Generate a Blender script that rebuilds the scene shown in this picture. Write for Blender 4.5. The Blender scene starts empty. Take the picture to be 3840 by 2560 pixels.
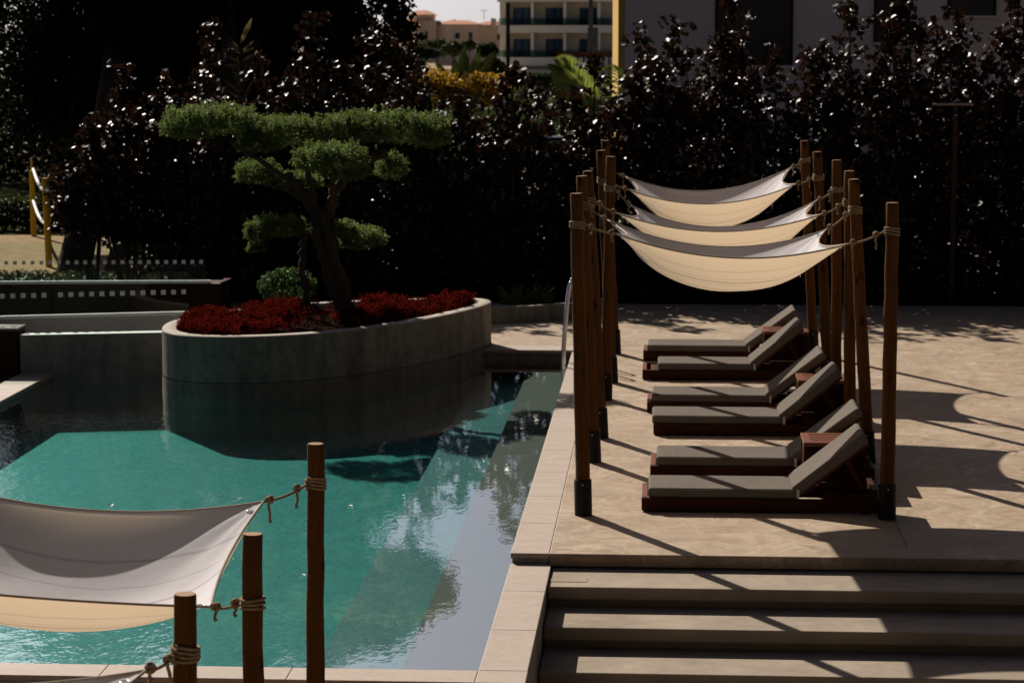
import bpy, math, random
import numpy as np
from mathutils import Vector, Matrix
C = bpy.context.scene.collection
SC = bpy.context.scene
R = math.radians
# ---------------------------------------------------------------- camera
F = 9067.0; H = 3.9
TH = math.atan(1110 / F); PS = math.atan(576 / F * math.cos(TH))
cam = bpy.data.objects.new('camera', bpy.data.cameras.new('camera')); C.objects.link(cam)
cam.location = (0, 0, H); cam.rotation_euler = (math.pi / 2 - TH, 0, PS)
cam.data.lens = F * 36 / 3840; cam.data.sensor_width = 36
cam.data.clip_start = .5; cam.data.clip_end = 3000
cam.data.dof.use_dof = True; cam.data.dof.focus_distance = 17.0; cam.data.dof.aperture_fstop = 5.0
SC.camera = cam
# ---------------------------------------------------------------- light
SUN = Vector((-.764, 1.316, 1.0)).normalized()
EL = math.asin(SUN.z); AZ = math.atan2(SUN.x, SUN.y)
w = bpy.data.worlds.new('World'); SC.world = w; w.use_nodes = True
nt = w.node_tree; bg = nt.nodes['Background']; sk = nt.nodes.new('ShaderNodeTexSky')
sk.sky_type = 'NISHITA'; sk.sun_disc = False; sk.sun_elevation = EL; sk.sun_rotation = AZ
sk.air_density = .2; sk.dust_density = 1.5; sk.ozone_density = 2.8
nt.links.new(sk.outputs[0], bg.inputs[0]); bg.inputs[1].default_value = .05
sl = bpy.data.lights.new('sun', 'SUN'); sl.energy = 5.0; sl.angle = R(.5); sl.color = (1, .92, .81)
so = bpy.data.objects.new('sun', sl); C.objects.link(so); so.rotation_euler = SUN.to_track_quat('Z', 'Y').to_euler()
SC.view_settings.view_transform = 'Standard'; SC.view_settings.look = 'None'; SC.view_settings.exposure = .5
SC.cycles.max_bounces = 8; SC.cycles.diffuse_bounces = 2; SC.cycles.transparent_max_bounces = 16; SC.cycles.caustics_reflective = False
SC.cycles.sample_clamp_indirect = 4
SC.cycles.use_denoising = True

# ---------------------------------------------------------------- helpers
_fw = Vector((-math.sin(PS) * math.cos(TH), math.cos(PS) * math.cos(TH), -math.sin(TH)))
_rt = Vector((math.cos(PS), math.sin(PS), 0)); _up = _rt.cross(_fw)
def at(x, y, z=None, Y=None):          # a photo pixel and a height (or a distance) give a point of the place
    d = _fw + _rt * ((x - 1920) / F) - _up * ((y - 1280) / F)
    t = (z - H) / d.z if z is not None else Y / d.y
    return Vector((0, 0, H)) + d * t
def tag(o, label=None, cat=None, group=None, kind=None):
    if label: o['label'] = label
    if cat: o['category'] = cat
    if group: o['group'] = group
    if kind: o['kind'] = kind
    return o
def thing(name, label, cat, loc=(0, 0, 0), rz=0, group=None):
    o = bpy.data.objects.new(name, None); C.objects.link(o); o.empty_display_size = .1
    o.location = loc; o.rotation_euler = (0, 0, rz)
    return tag(o, label, cat, group)
def link(name, me, mat, parent=None):
    o = bpy.data.objects.new(name, me); C.objects.link(o)
    if mat: me.materials.append(mat)
    if parent: o.parent = parent
    return o
class MB:
    def __init__(s): s.v = []; s.f = []; s.sm = []
    def add(s, vs, fs, smooth=False):
        n = len(s.v); s.v += [tuple(v) for v in vs]; s.f += [tuple(i + n for i in f) for f in fs]; s.sm += [smooth] * len(fs); return s
    def box(s, x0, x1, y0, y1, z0, z1, M=None):
        vs = [Vector((x, y, z)) for z in (z0, z1) for y in (y0, y1) for x in (x0, x1)]
        if M: vs = [M @ v for v in vs]
        return s.add(vs, [(0, 2, 3, 1), (4, 5, 7, 6), (0, 1, 5, 4), (2, 6, 7, 3), (1, 3, 7, 5), (0, 4, 6, 2)])
    def bar(s, a, b, wd, dp):           # box between two points
        a = Vector(a); b = Vector(b); d = b - a
        M = Matrix.Translation(a) @ d.to_track_quat('Z', 'Y').to_matrix().to_4x4()
        return s.box(-wd / 2, wd / 2, -dp / 2, dp / 2, 0, d.length, M)
    def prism(s, poly, z0, z1):
        n = len(poly); vs = [(p[0], p[1], z0) for p in poly] + [(p[0], p[1], z1) for p in poly]
        fs = [(i, (i + 1) % n, n + (i + 1) % n, n + i) for i in range(n)]
        return s.add(vs, fs + [tuple(range(n - 1, -1, -1)), tuple(range(n, 2 * n))])
    def tube(s, pts, rad, n=8, caps=True, smooth=True):
        pts = [Vector(p) for p in pts]; m = len(pts)
        if not hasattr(rad, '__len__'): rad = [rad] * m
        t0 = (pts[1] - pts[0]).normalized(); a = Vector((1, 0, 0)) if abs(t0.x) < .8 else Vector((0, 1, 0))
        u = t0.cross(a).normalized(); vs = []
        for i in range(m):
            t = (pts[min(i + 1, m - 1)] - pts[max(i - 1, 0)])
            if t.length < 1e-9: t = t0
            t = t.normalized(); u = (u - t * u.dot(t)).normalized(); w_ = t.cross(u)
            for k in range(n):
                an = 2 * math.pi * k / n; vs.append(pts[i] + (u * math.cos(an) + w_ * math.sin(an)) * rad[i])
        fs = [(i * n + k, i * n + (k + 1) % n, (i + 1) * n + (k + 1) % n, (i + 1) * n + k) for i in range(m - 1) for k in range(n)]
        s.add(vs, fs, smooth)
        if caps: s.add(vs[:n], [tuple(range(n - 1, -1, -1))]); s.add(vs[-n:], [tuple(range(n))])
        return s
    def blob(s, c, rx, ry, rz, n=8, m=6, jit=0, rg=None):
        vs = []; fs = []
        for j in range(m + 1):
            ph = math.pi * j / m
            for k in range(n):
                an = 2 * math.pi * k / n; q = 1 + (rg.uniform(-jit, jit) if rg else 0)
                vs.append((c[0] + rx * q * math.sin(ph) * math.cos(an), c[1] + ry * q * math.sin(ph) * math.sin(an), c[2] + rz * q * math.cos(ph)))
        for j in range(m):
            for k in range(n): fs.append((j * n + k, (j + 1) * n + k, (j + 1) * n + (k + 1) % n, j * n + (k + 1) % n))
        return s.add(vs, fs, True)
    def build(s, name, mat, parent=None, origin=None, bevel=0, seg=2, smooth=None):
        vs = s.v
        if origin is None and parent is not None and parent.type == 'EMPTY': origin = parent.location if parent.get('_w', 1) else None
        if origin is not None: vs = [(v[0] - origin[0], v[1] - origin[1], v[2] - origin[2]) for v in vs]
        me = bpy.data.meshes.new(name); me.from_pydata(vs, [], s.f)
        me.polygons.foreach_set('use_smooth', [bool(x) if smooth is None else smooth for x in s.sm]); me.update()
        o = link(name, me, mat, parent)
        if bevel:
            b = o.modifiers.new('bevel', 'BEVEL'); b.width = bevel; b.segments = seg; b.limit_method = 'ANGLE'; b.angle_limit = R(40)
            if seg > 2: b.harden_normals = True; me.polygons.foreach_set('use_smooth', [True] * len(me.polygons))
        return o
Z0 = (0, 0, 0)

# ---------------------------------------------------------------- materials
class NT:
    def __init__(s, name):
        s.m = bpy.data.materials.new(name); s.m.use_nodes = True; s.t = s.m.node_tree; s.p = s.t.nodes['Principled BSDF']; s.out = s.t.nodes['Material Output']
        s.tc = s.t.nodes.new('ShaderNodeTexCoord').outputs['Object']
    def n(s, typ, **kw):
        nd = s.t.nodes.new('ShaderNode' + typ)
        for k, v in kw.items():
            if k in nd.inputs and not hasattr(nd, k): nd.inputs[k].default_value = v
            else: setattr(nd, k, v)
        return nd
    def l(s, a, b): s.t.links.new(a, b)
    def map(s, scale=(1, 1, 1), rot=(0, 0, 0), src=None):
        m = s.n('Mapping'); m.inputs['Scale'].default_value = scale; m.inputs['Rotation'].default_value = rot
        s.l(src or s.tc, m.inputs[0]); return m.outputs[0]
    def noise(s, scale, detail=4, rough=.55, dist=0, vec=None):
        x = s.n('TexNoise'); x.inputs['Scale'].default_value = scale; x.inputs['Detail'].default_value = detail
        x.inputs['Roughness'].default_value = rough; x.inputs['Distortion'].default_value = dist
        s.l(vec or s.tc, x.inputs['Vector']); return x.outputs['Fac']
    def ramp(s, fac, stops):
        r = s.n('ValToRGB'); e = r.color_ramp.elements
        while len(e) < len(stops): e.new(.5)
        for el, (p, c) in zip(e, stops): el.position = p; el.color = (*c, 1) if hasattr(c, '__len__') else (c, c, c, 1)
        s.l(fac, r.inputs[0]); return r.outputs[0]
    def mix(s, fac, a, b, mode='MIX'):
        m = s.n('MixRGB'); m.blend_type = mode
        for i, v in ((0, fac), (1, a), (2, b)):
            if isinstance(v, (int, float)): m.inputs[i].default_value = v if i == 0 else (v, v, v, 1)
            elif isinstance(v, tuple): m.inputs[i].default_value = (*v, 1)
            else: s.l(v, m.inputs[i])
        return m.outputs[0]
    def bump(s, h, dist, strength=1, to=None):
        b = s.n('Bump'); b.inputs['Distance'].default_value = dist; b.inputs['Strength'].default_value = strength
        s.l(h, b.inputs['Height']); s.l(b.outputs[0], to or s.p.inputs['Normal']); return b.outputs[0]
    def base(s, c):
        if isinstance(c, tuple): s.p.inputs['Base Color'].default_value = (*c, 1)
        else: s.l(c, s.p.inputs['Base Color'])
    def set(s, rough=None, metal=None, spec=None):
        if rough is not None: s.p.inputs['Roughness'].default_value = rough
        if metal is not None: s.p.inputs['Metallic'].default_value = metal
        if spec is not None: s.p.inputs['Specular IOR Level'].default_value = spec
        return s
def mul(c, k): return tuple(x * k for x in c)
def plain(name, c, rough=.6, var=.2, scale=6, bump=0, bscale=60, metal=0, spec=.08):
    t = NT(name).set(rough, metal, spec)
    t.base(t.ramp(t.noise(scale, 6), [(.3, mul(c, 1 - var)), (.7, mul(c, 1 + var))]))
    if bump: t.bump(t.noise(bscale, 4), bump)
    return t.m
def wood(name, c, axis='z', rough=.55, knots=False, spec=.06):
    t = NT(name).set(rough, 0, spec)
    sc = {'x': (1.2, 22, 22), 'y': (22, 1.2, 22), 'z': (22, 22, 1.2)}[axis]
    g = t.noise(1.6, 8, .6, .6, t.map(sc)); col = t.ramp(g, [(.28, mul(c, .5)), (.5, c), (.75, mul(c, 1.5))])
    big = t.noise(2.2, 3); col = t.mix(.45, col, t.ramp(big, [(.3, mul(c, .6)), (.7, mul(c, 1.35))]))
    if knots:
        k = t.noise(5.5, 1, .4, 0, t.map((1.6, 1.6, .8)))
        col = t.mix(t.ramp(k, [(.66, 0.), (.72, .85)]), col, mul(c, .16))
        gr = t.noise(1.1, 5, .6, .5, t.map((1, 1, .5))); col = t.mix(t.ramp(gr, [(.5, 0.), (.72, .55)]), col, (.10, .06, .032))
        cr = t.noise(2.0, 2, .5, .3, t.map((9, 9, .12)))
        col = t.mix(t.ramp(cr, [(.655, 0.), (.665, .9), (.675, 0.)]), col, mul(c, .08))
    t.base(col); t.bump(g, .002); return t.m
def leafmat(name, cols, rough=.35, spec=.5, trans=.25, tcol=(.25, .03, .01)):
    t = NT(name).set(rough, 0, spec)
    gi = t.n('NewGeometry'); r = t.ramp(gi.outputs['Random Per Island'], [((i + .5) / len(cols), c) for i, c in enumerate(cols)])
    t.base(r)
    tr = t.n('BsdfTranslucent'); tr.inputs[0].default_value = (*tcol, 1)
    ms = t.n('MixShader'); ms.inputs[0].default_value = trans
    t.l(t.p.outputs[0], ms.inputs[1]); t.l(tr.outputs[0], ms.inputs[2]); t.l(ms.outputs[0], t.out.inputs[0]); return t.m
# microcement deck
def deckmat():
    t = NT('microcement'); t.set(.6, 0, .10); c = (.31, .225, .15); hi = (.47, .38, .29)
    def warp(vec, sc, amt):
        dn = t.n('TexNoise'); dn.inputs['Scale'].default_value = sc; dn.inputs['Detail'].default_value = 3; t.l(vec, dn.inputs['Vector'])
        vm = t.n('VectorMath'); vm.operation = 'SCALE'; vm.inputs['Scale'].default_value = amt; t.l(dn.outputs['Color'], vm.inputs[0])
        va = t.n('VectorMath'); va.operation = 'ADD'; t.l(vec, va.inputs[0]); t.l(vm.outputs[0], va.inputs[1]); return va.outputs[0]
    w1 = warp(t.tc, 1.3, 1.1)
    n1 = t.noise(.8, 7, .6, .8); n2 = t.noise(2.6, 10, .72, 1.5, w1); n3 = t.noise(13, 9, .78, .6, t.map((.45, 1.7, 1), src=w1))
    a = t.ramp(n1, [(.3, mul(c, .8)), (.7, mul(c, 1.2))]); b = t.ramp(n2, [(.34, mul(c, .45)), (.48, c), (.64, (.54, .44, .34))])
    col = t.mix(.62, a, b); col = t.mix(.38, col, t.ramp(n3, [(.34, mul(c, .42)), (.5, c), (.66, hi)]))
    for sc, k, off in ((.75, 60, 0), (1.25, 85, 7)):     # trowel arcs
        v = t.n('TexVoronoi'); v.inputs['Scale'].default_value = sc; mp = t.n('Mapping'); mp.inputs['Location'].default_value = (off, off, 0); t.l(w1, mp.inputs[0]); t.l(mp.outputs[0], v.inputs['Vector'])
        mt = t.n('Math'); mt.operation = 'MULTIPLY'; mt.inputs[1].default_value = k; t.l(v.outputs['Distance'], mt.inputs[0])
        sn = t.n('Math'); sn.operation = 'SINE'; t.l(mt.outputs[0], sn.inputs[0])
        arcs = t.ramp(sn.outputs[0], [(.5, 0.), (1., 1.)]); msk = t.ramp(t.noise(1.3, 5, .6, .5, t.map(src=mp.outputs[0])), [(.5, 0.), (.64, .5)])
        col = t.mix(t.mix(1., arcs, msk, 'MULTIPLY'), col, (.50, .42, .34))
    t.base(col); t.l(t.ramp(n2, [(.3, .5), (.7, .7)]), t.p.inputs['Roughness']); t.bump(n3, .0015); return t.m
def stonemat(name, c, dark=.75):
    t = NT(name).set(.65, 0, .10)
    n1 = t.noise(3, 8, .65, .6, t.map((1, 2.2, 1))); n2 = t.noise(22, 8, .7, .4, t.map((1, 3, 1)))
    col = t.mix(.5, t.ramp(n1, [(.3, mul(c, dark)), (.7, mul(c, 1.12))]), t.ramp(n2, [(.3, mul(c, .62)), (.6, mul(c, 1.15))]))
    t.base(col); t.bump(n2, .0015); return t.m
def concmat(name, c, streak=0):
    t = NT(name).set(.8, 0, .06)
    n1 = t.noise(1.4, 7, .6, .8); n2 = t.noise(6, 8, .7, .5); n3 = t.noise(120, 2)
    col = t.mix(.45, t.ramp(n1, [(.3, mul(c, .62)), (.7, mul(c, 1.2))]), t.ramp(n2, [(.3, mul(c, .7)), (.7, mul(c, 1.25))]))
    if streak:
        n4 = t.noise(3.2, 6, .65, .3, t.map((1.6, 1.6, .35))); col = t.mix(streak, col, t.ramp(n4, [(.36, mul(c, .3)), (.5, c), (.66, mul(c, 1.7))]))
        n5 = t.noise(9, 9, .8, .4); col = t.mix(streak * .6, col, t.ramp(n5, [(.4, mul(c, .35)), (.6, mul(c, 1.5))]))
    t.base(col); t.bump(n3, .001); return t.m
def sailmat():
    t = NT('sail_cloth'); uv = t.n('UVMap').outputs[0]
    sx = t.n('SeparateXYZ'); 
    wob = t.noise(3.0, 2, .5, 0, t.map((2, .3, 1), src=uv)); m1 = t.n('Math'); m1.operation = 'MULTIPLY_ADD'; m1.inputs[1].default_value = .03
    t.l(uv, sx.inputs[0]); t.l(wob, m1.inputs[0]); t.l(sx.outputs[1], m1.inputs[2])
    st = [(0, 1.)]  # thin dark bands paint fold and seam shadows into the cloth colour
    for p, wd, d in ((.10, .006, .72), (.175, .006, .76), (.215, .012, .55), (.25, .006, .75), (.33, .011, .6), (.40, .006, .75), (.50, .006, .76), (.62, .011, .6), (.74, .006, .75), (.86, .009, .68)):
        st += [(p - wd, 1.), (p, d), (p + wd, 1.)]
    r = t.n('ValToRGB'); e = r.color_ramp.elements; r.color_ramp.interpolation = 'LINEAR'
    st = [x for x in st if 0 <= x[0] <= 1][:32]
    while len(e) < len(st): e.new(.5)
    for el, (p, c) in zip(e, st): el.position = p; el.color = (c, c, c, 1)
    t.l(m1.outputs[0], r.inputs[0])
    wv = t.noise(260, 2, .5, 0); fine = t.ramp(wv, [(.3, .9), (.7, 1.)])
    k = t.mix(1., r.outputs[0], fine, 'MULTIPLY')
    d = t.n('BsdfDiffuse'); tr = t.n('BsdfTranslucent'); ms = t.n('MixShader'); ms.inputs[0].default_value = .42
    t.l(t.mix(1., k, (.90, .87, .90), 'MULTIPLY'), d.inputs[0]); t.l(t.mix(1., k, (.60, .45, .29), 'MULTIPLY'), tr.inputs[0])
    b = t.n('Bump'); b.inputs['Distance'].default_value = .01; t.l(t.noise(9, 3, .5, .5), b.inputs['Height']); b.inputs['Strength'].default_value = .25
    t.l(b.outputs[0], d.inputs['Normal'])
    t.l(d.outputs[0], ms.inputs[1]); t.l(tr.outputs[0], ms.inputs[2]); t.l(ms.outputs[0], t.out.inputs[0]); return t.m
def watermat():
    t = NT('pool_water')
    n1 = t.noise(5.5, 3, .55, .4, t.map((1, .55, 1), (0, 0, .45))); n2 = t.noise(17, 2, .5, .3, t.map((1, .5, 1), (0, 0, -.35)))
    big = t.ramp(t.noise(.35, 2), [(.35, .45), (.65, 1.)])
    sx = t.n('SeparateXYZ'); t.l(t.tc, sx.inputs[0]); mr = t.n('MapRange'); t.l(sx.outputs[0], mr.inputs[0])
    for k, v in ((1, -4.6), (2, -2.2), (3, 1.), (4, .16)): mr.inputs[k].default_value = v
    h = t.mix(.35, n1, n2); h = t.mix(1., h, big, 'MULTIPLY'); h = t.mix(1., h, mr.outputs[0], 'MULTIPLY')
    b = t.n('Bump'); b.inputs['Distance'].default_value = .010; t.l(h, b.inputs['Height'])
    fr = t.n('Fresnel'); fr.inputs[0].default_value = 1.33; t.l(b.outputs[0], fr.inputs['Normal'])
    g = t.n('BsdfGlossy'); g.inputs['Roughness'].default_value = .0; g.inputs[0].default_value = (1, 1, 1, 1); t.l(b.outputs[0], g.inputs['Normal'])
    tr = t.n('BsdfTransparent'); ms = t.n('MixShader')
    ge = t.n('NewGeometry'); iv = t.n('Math'); iv.operation = 'SUBTRACT'; iv.inputs[0].default_value = 1; t.l(ge.outputs['Backfacing'], iv.inputs[1])
    fs = t.n('Math'); fs.operation = 'MULTIPLY_ADD'; fs.inputs[1].default_value = .15; fs.inputs[2].default_value = .53; t.l(fr.outputs[0], fs.inputs[0])
    fm = t.n('Math'); fm.operation = 'MULTIPLY'; t.l(fs.outputs[0], fm.inputs[0]); t.l(iv.outputs[0], fm.inputs[1]); t.l(fm.outputs[0], ms.inputs[0]); t.l(tr.outputs[0], ms.inputs[1]); t.l(g.outputs[0], ms.inputs[2])
    t.l(ms.outputs[0], t.out.inputs[0])
    va = t.n('VolumeAbsorption'); va.inputs[0].default_value = (.03, .79, .74, 1); va.inputs[1].default_value = .45
    t.l(va.outputs[0], t.out.inputs['Volume']); return t.m
def glassmat(name, tint=(.9, .96, .94), ior=1.5):
    t = NT(name); fr = t.n('Fresnel'); fr.inputs[0].default_value = ior * .9
    g = t.n('BsdfGlossy'); g.inputs['Roughness'].default_value = .02; tr = t.n('BsdfTransparent'); tr.inputs[0].default_value = (*tint, 1)
    ms = t.n('MixShader'); ge = t.n('NewGeometry'); iv = t.n('Math'); iv.operation = 'SUBTRACT'; iv.inputs[0].default_value = 1; t.l(ge.outputs['Backfacing'], iv.inputs[1])
    fm = t.n('Math'); fm.operation = 'MULTIPLY'; t.l(fr.outputs[0], fm.inputs[0]); t.l(iv.outputs[0], fm.inputs[1]); t.l(fm.outputs[0], ms.inputs[0]); t.l(tr.outputs[0], ms.inputs[1]); t.l(g.outputs[0], ms.inputs[2]); t.l(ms.outputs[0], t.out.inputs[0]); return t.m
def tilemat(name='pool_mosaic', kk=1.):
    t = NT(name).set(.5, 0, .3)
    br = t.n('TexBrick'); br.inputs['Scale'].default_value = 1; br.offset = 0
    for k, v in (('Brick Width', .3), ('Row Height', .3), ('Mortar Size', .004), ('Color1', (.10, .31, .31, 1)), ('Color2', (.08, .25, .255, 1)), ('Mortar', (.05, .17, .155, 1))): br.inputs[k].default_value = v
    t.l(t.tc, br.inputs['Vector']); mo = t.mix(.35, br.outputs[0], t.ramp(t.noise(2, 6), [(.3, (.07, .2, .18)), (.7, (.14, .36, .31))])); t.base(t.mix(1., (kk, kk, kk), t.mix(.45, mo, t.ramp(t.noise(11, 3, .6, 1.5, t.map((1, .45, 1), (0, 0, .5))), [(.35, (.04, .14, .145)), (.65, (.16, .42, .41))])), 'MULTIPLY')); return t.m  # stretched fine noise paints caustic ripples of light into the tile colour
def ropemat():
    t = NT('rope').set(.85, 0, .1); wv = t.noise(160, 2, .5, 0, t.map((1, 1, 2)))
    t.base(t.ramp(wv, [(.35, (.16, .10, .055)), (.65, (.42, .30, .18))])); t.bump(wv, .004); return t.m
m_deck = deckmat(); m_cop = stonemat('coping_stone', (.39, .315, .26)); m_step = concmat('step_cement', (.31, .25, .19))
m_plant = concmat('planter_plaster', (.24, .22, .175), .5); m_rimw = concmat('wall_plaster', (.27, .24, .22), .4); m_lip = plain('white_cap', (.75, .74, .72), .5, .06)
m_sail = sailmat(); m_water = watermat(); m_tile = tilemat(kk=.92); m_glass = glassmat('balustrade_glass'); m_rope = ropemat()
m_pole = wood('pole_wood', (.095, .038, .009), 'z', .6, True); m_ptop = wood('pole_end_grain', (.30, .17, .08), 'x')
m_teak = wood('teak_along', (.05, .014, .005), 'x', .45); m_teaky = wood('teak_across', (.08, .024, .009), 'y', .45); m_ttop = wood('lit_teak', (.15, .045, .018), 'x', .4, False, .2); m_teakz = wood('teak_upright', (.035, .010, .004), 'z', .5)  # lit look of the tops put into a paler teak, shaded parts darker
m_steel = plain('dark_steel', (.02, .019, .018), .5, .2, 5, metal=.3); m_chrome = plain('stainless_steel', (.7, .72, .75), .16, .05, 4, metal=1)
m_kerb = plain('grey_kerb', (.42, .38, .38), .7, .08)
m_frost = plain('frosted_film', (.62, .64, .62), .7, .05)
def cushmat():
    t = NT('cushion_fabric').set(.95, 0, 0); c = (.15, .130, .112)
    wv = t.noise(350, 2); t.base(t.mix(.5, t.ramp(wv, [(.3, mul(c, .8)), (.7, mul(c, 1.15))]), t.ramp(t.noise(3, 5), [(.3, mul(c, .88)), (.7, mul(c, 1.1))])))
    h = t.noise(5, 4, .5, .8, t.map((3, .8, 1))); t.bump(h, .012, .35); return t.m
m_cush = cushmat(); m_strap = plain('white_strap', (.7, .68, .64), .8, .05)
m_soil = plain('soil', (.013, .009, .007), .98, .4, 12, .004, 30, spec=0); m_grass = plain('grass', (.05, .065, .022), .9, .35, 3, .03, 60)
m_sand = plain('sand', (.27, .19, .095), .95, .3, 3.5, .03, 25, spec=.05); m_dirt = plain('dry_ground', (.035, .036, .016), .95, .4, .15, spec=0)
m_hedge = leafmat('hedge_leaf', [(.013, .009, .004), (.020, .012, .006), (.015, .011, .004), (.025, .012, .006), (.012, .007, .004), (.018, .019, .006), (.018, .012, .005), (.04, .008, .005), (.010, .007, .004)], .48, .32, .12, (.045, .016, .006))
m_bark = wood('bark', (.05, .036, .026), 'z', .9); m_olbark = wood('olive_bark', (.06, .044, .03), 'z', .9)
m_olive = leafmat('olive_leaf', [(.06, .10, .025), (.085, .13, .035), (.045, .07, .02), (.14, .18, .07), (.07, .11, .03)], .55, .16, .20, (.28, .38, .10))
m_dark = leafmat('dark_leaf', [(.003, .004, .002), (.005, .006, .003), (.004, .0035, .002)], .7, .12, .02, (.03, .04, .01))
m_box = leafmat('box_leaf', [(.022, .042, .010), (.03, .055, .014), (.018, .035, .008)], .5, .25, .2, (.08, .17, .025))
m_red = leafmat('red_leaf', [(.022, .004, .004), (.045, .005, .005), (.010, .004, .003), (.08, .014, .006), (.012, .008, .004), (.03, .005, .004)], .9, .0, .22, (.16, .014, .007))
m_palm = leafmat('palm_leaf', [(.10, .13, .03), (.13, .17, .04)], .45, .4, .45, (.30, .36, .07))
m_banana = leafmat('banana_leaf', [(.035, .055, .015), (.05, .07, .018)], .4, .4, .22, (.14, .19, .03))
m_yel = leafmat('yellow_leaf', [(.26, .14, .012), (.30, .18, .015), (.10, .08, .012), (.05, .06, .015)], .6, .2, .35, (.45, .25, .02))
m_bush = leafmat('bush_leaf', [(.045, .065, .025), (.06, .08, .032), (.08, .08, .04)], .6, .25, .15, (.08, .1, .03))
m_wall = plain('grey_render', (.80, .68, .58), .9, .04, 1.5, .001, 90); m_ylw = plain('yellow_render', (.62, .40, .10), .85, .06, 1.5)
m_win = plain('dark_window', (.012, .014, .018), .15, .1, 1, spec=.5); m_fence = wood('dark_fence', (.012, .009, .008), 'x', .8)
m_hotel = plain('hotel_render', (.8, .78, .68), .9, .05, .3); m_hotelw = plain('hotel_recess', (.6, .5, .38), .9, .06, .4)
m_bal = glassmat('balcony_glass', (.55, .68, .66)); m_hwin = plain('hotel_pane', (.03, .06, .09), .1, .3, .3, spec=.8)
m_villa = plain('villa_render', (.8, .62, .45), .9, .06, .3); m_roof = plain('roof_tile', (.4, .18, .10), .85, .2, 1.2)

# ---------------------------------------------------------------- leaves
def leafmesh(name, P, size, mat, parent=None, up=.7, aspect=.8, rg=None, origin=None, fold=.18, N=None):
    n = len(P); P = np.asarray(P, float)
    if origin is None and parent is not None: origin = parent.location
    if origin is not None: P = P - np.array(origin)
    nn = rg.normal(size=(n, 3)); nn /= np.linalg.norm(nn, axis=1)[:, None]; nn[:, 2] += up
    if N is not None: nn += N
    nn /= np.linalg.norm(nn, axis=1)[:, None]
    tt = rg.normal(size=(n, 3)); tt -= nn * (tt * nn).sum(1)[:, None]; tt /= np.linalg.norm(tt, axis=1)[:, None]
    bb = np.cross(nn, tt); s = (size * rg.uniform(.65, 1.25, n))[:, None]; wd = s * aspect * .5
    V = np.stack([P - tt * s * .5, P - tt * s * .22 + bb * wd * .9 + nn * s * fold, P + tt * s * .2 + bb * wd + nn * s * fold, P + tt * s * .5,
                  P + tt * s * .2 - bb * wd + nn * s * fold, P - tt * s * .22 - bb * wd * .9 + nn * s * fold], 1).reshape(-1, 3)
    i = np.arange(n)[:, None] * 6; fc = np.concatenate([i + [0, 1, 2, 3], i + [0, 3, 4, 5]], 1).reshape(-1)
    me = bpy.data.meshes.new(name); me.vertices.add(n * 6); me.vertices.foreach_set('co', V.reshape(-1).astype(np.float32))
    me.loops.add(n * 8); me.loops.foreach_set('vertex_index', fc.astype(np.int32)); me.polygons.add(n * 2)
    me.polygons.foreach_set('loop_start', (np.arange(n * 2) * 4).astype(np.int32)); me.update(calc_edges=True)
    return link(name, me, mat, parent)
def clumps(cen, r, per, rg):
    cen = np.repeat(np.asarray(cen, float), per, 0); d = rg.normal(size=cen.shape); d /= np.linalg.norm(d, axis=1)[:, None]
    return cen + d * (r * rg.uniform(.25, 1, (len(cen), 1)) ** .6)

# ---------------------------------------------------------------- the setting
def struct(name, mb, mat, **k): return tag(mb.build(name, mat, **k), kind='structure')
YE = 18.35; YB = 36.6; WL = -.145
m = MB(); m.box(-.868, 26, YE, YB, -.10, 0); struct('deck', m, m_deck, bevel=.008)
m = MB(); m.box(-.868, 26, YE + .3, YB, -2.2, -.104); struct('deck_base', m, m_step)
m = MB(); m.box(-.868, 26, 31.42, YB, -2.2, -.11); m.box(-3.3, -.87, 31.42, YB, -2.2, 0); struct('terrace', m, m_deck)
# steps : each a slab with a recess under it
zs = [-.113, -.269, -.43, -.59, -.75, -.91, -1.07]; ys = [17.70, 17.07, 16.42, 15.80, 15.18, 14.56, 13.94]
m = MB()
for i, (z, y) in enumerate(zip(zs, ys)):
    yb = YE + .3 if i == 0 else ys[i - 1] + .28
    m.box(-.848, 26, y, yb, z - .095, z); m.box(-.848, 26, y + .07, yb - .002, z - .5, z - .0955)
so_ = struct('steps', m, m_step, bevel=.010)
m = MB(); m.box(-60, 60, -30, 40, -1.6, -1.23); struct('lower_terrace', m, m_step)
# coping
m = MB()
def cop(x0, x1, y0, y1, z0, z1): m.box(x0 + .0015, x1 - .0015, y0 + .0015, y1 - .0015, z0, z1)
y = YE
while y < 30.7:
    y2 = min(y + 1.2, 30.75); cop(-1.17, -.868, y, y2, -.042, 0); y = y2
y = 18.35; tops = [18.35, 17.4, 16.2, 15.115]
for a, b in zip(tops[1:], tops[:-1]): cop(-1.17, -.85, a, b, -.115, -.08)
x = -1.17
m.box(-1.17, -.85, 14.81, 15.112, -.115, -.08)
for i in range(7): cop(x - 1.2, x, 14.81, 15.112, -.115, -.08); x -= 1.2
x = -1.17
for i in range(1): cop(-3.2, -.868, 30.9, 31.415, -.042, .0)
for i in range(12): cop(-7.85, -7.45, 14.81 + i * 1.2, 14.81 + min(1.2 * i + 1.2, 14.3), -.115, -.08)
struct('pool_coping', m, m_cop, bevel=.006)
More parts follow.
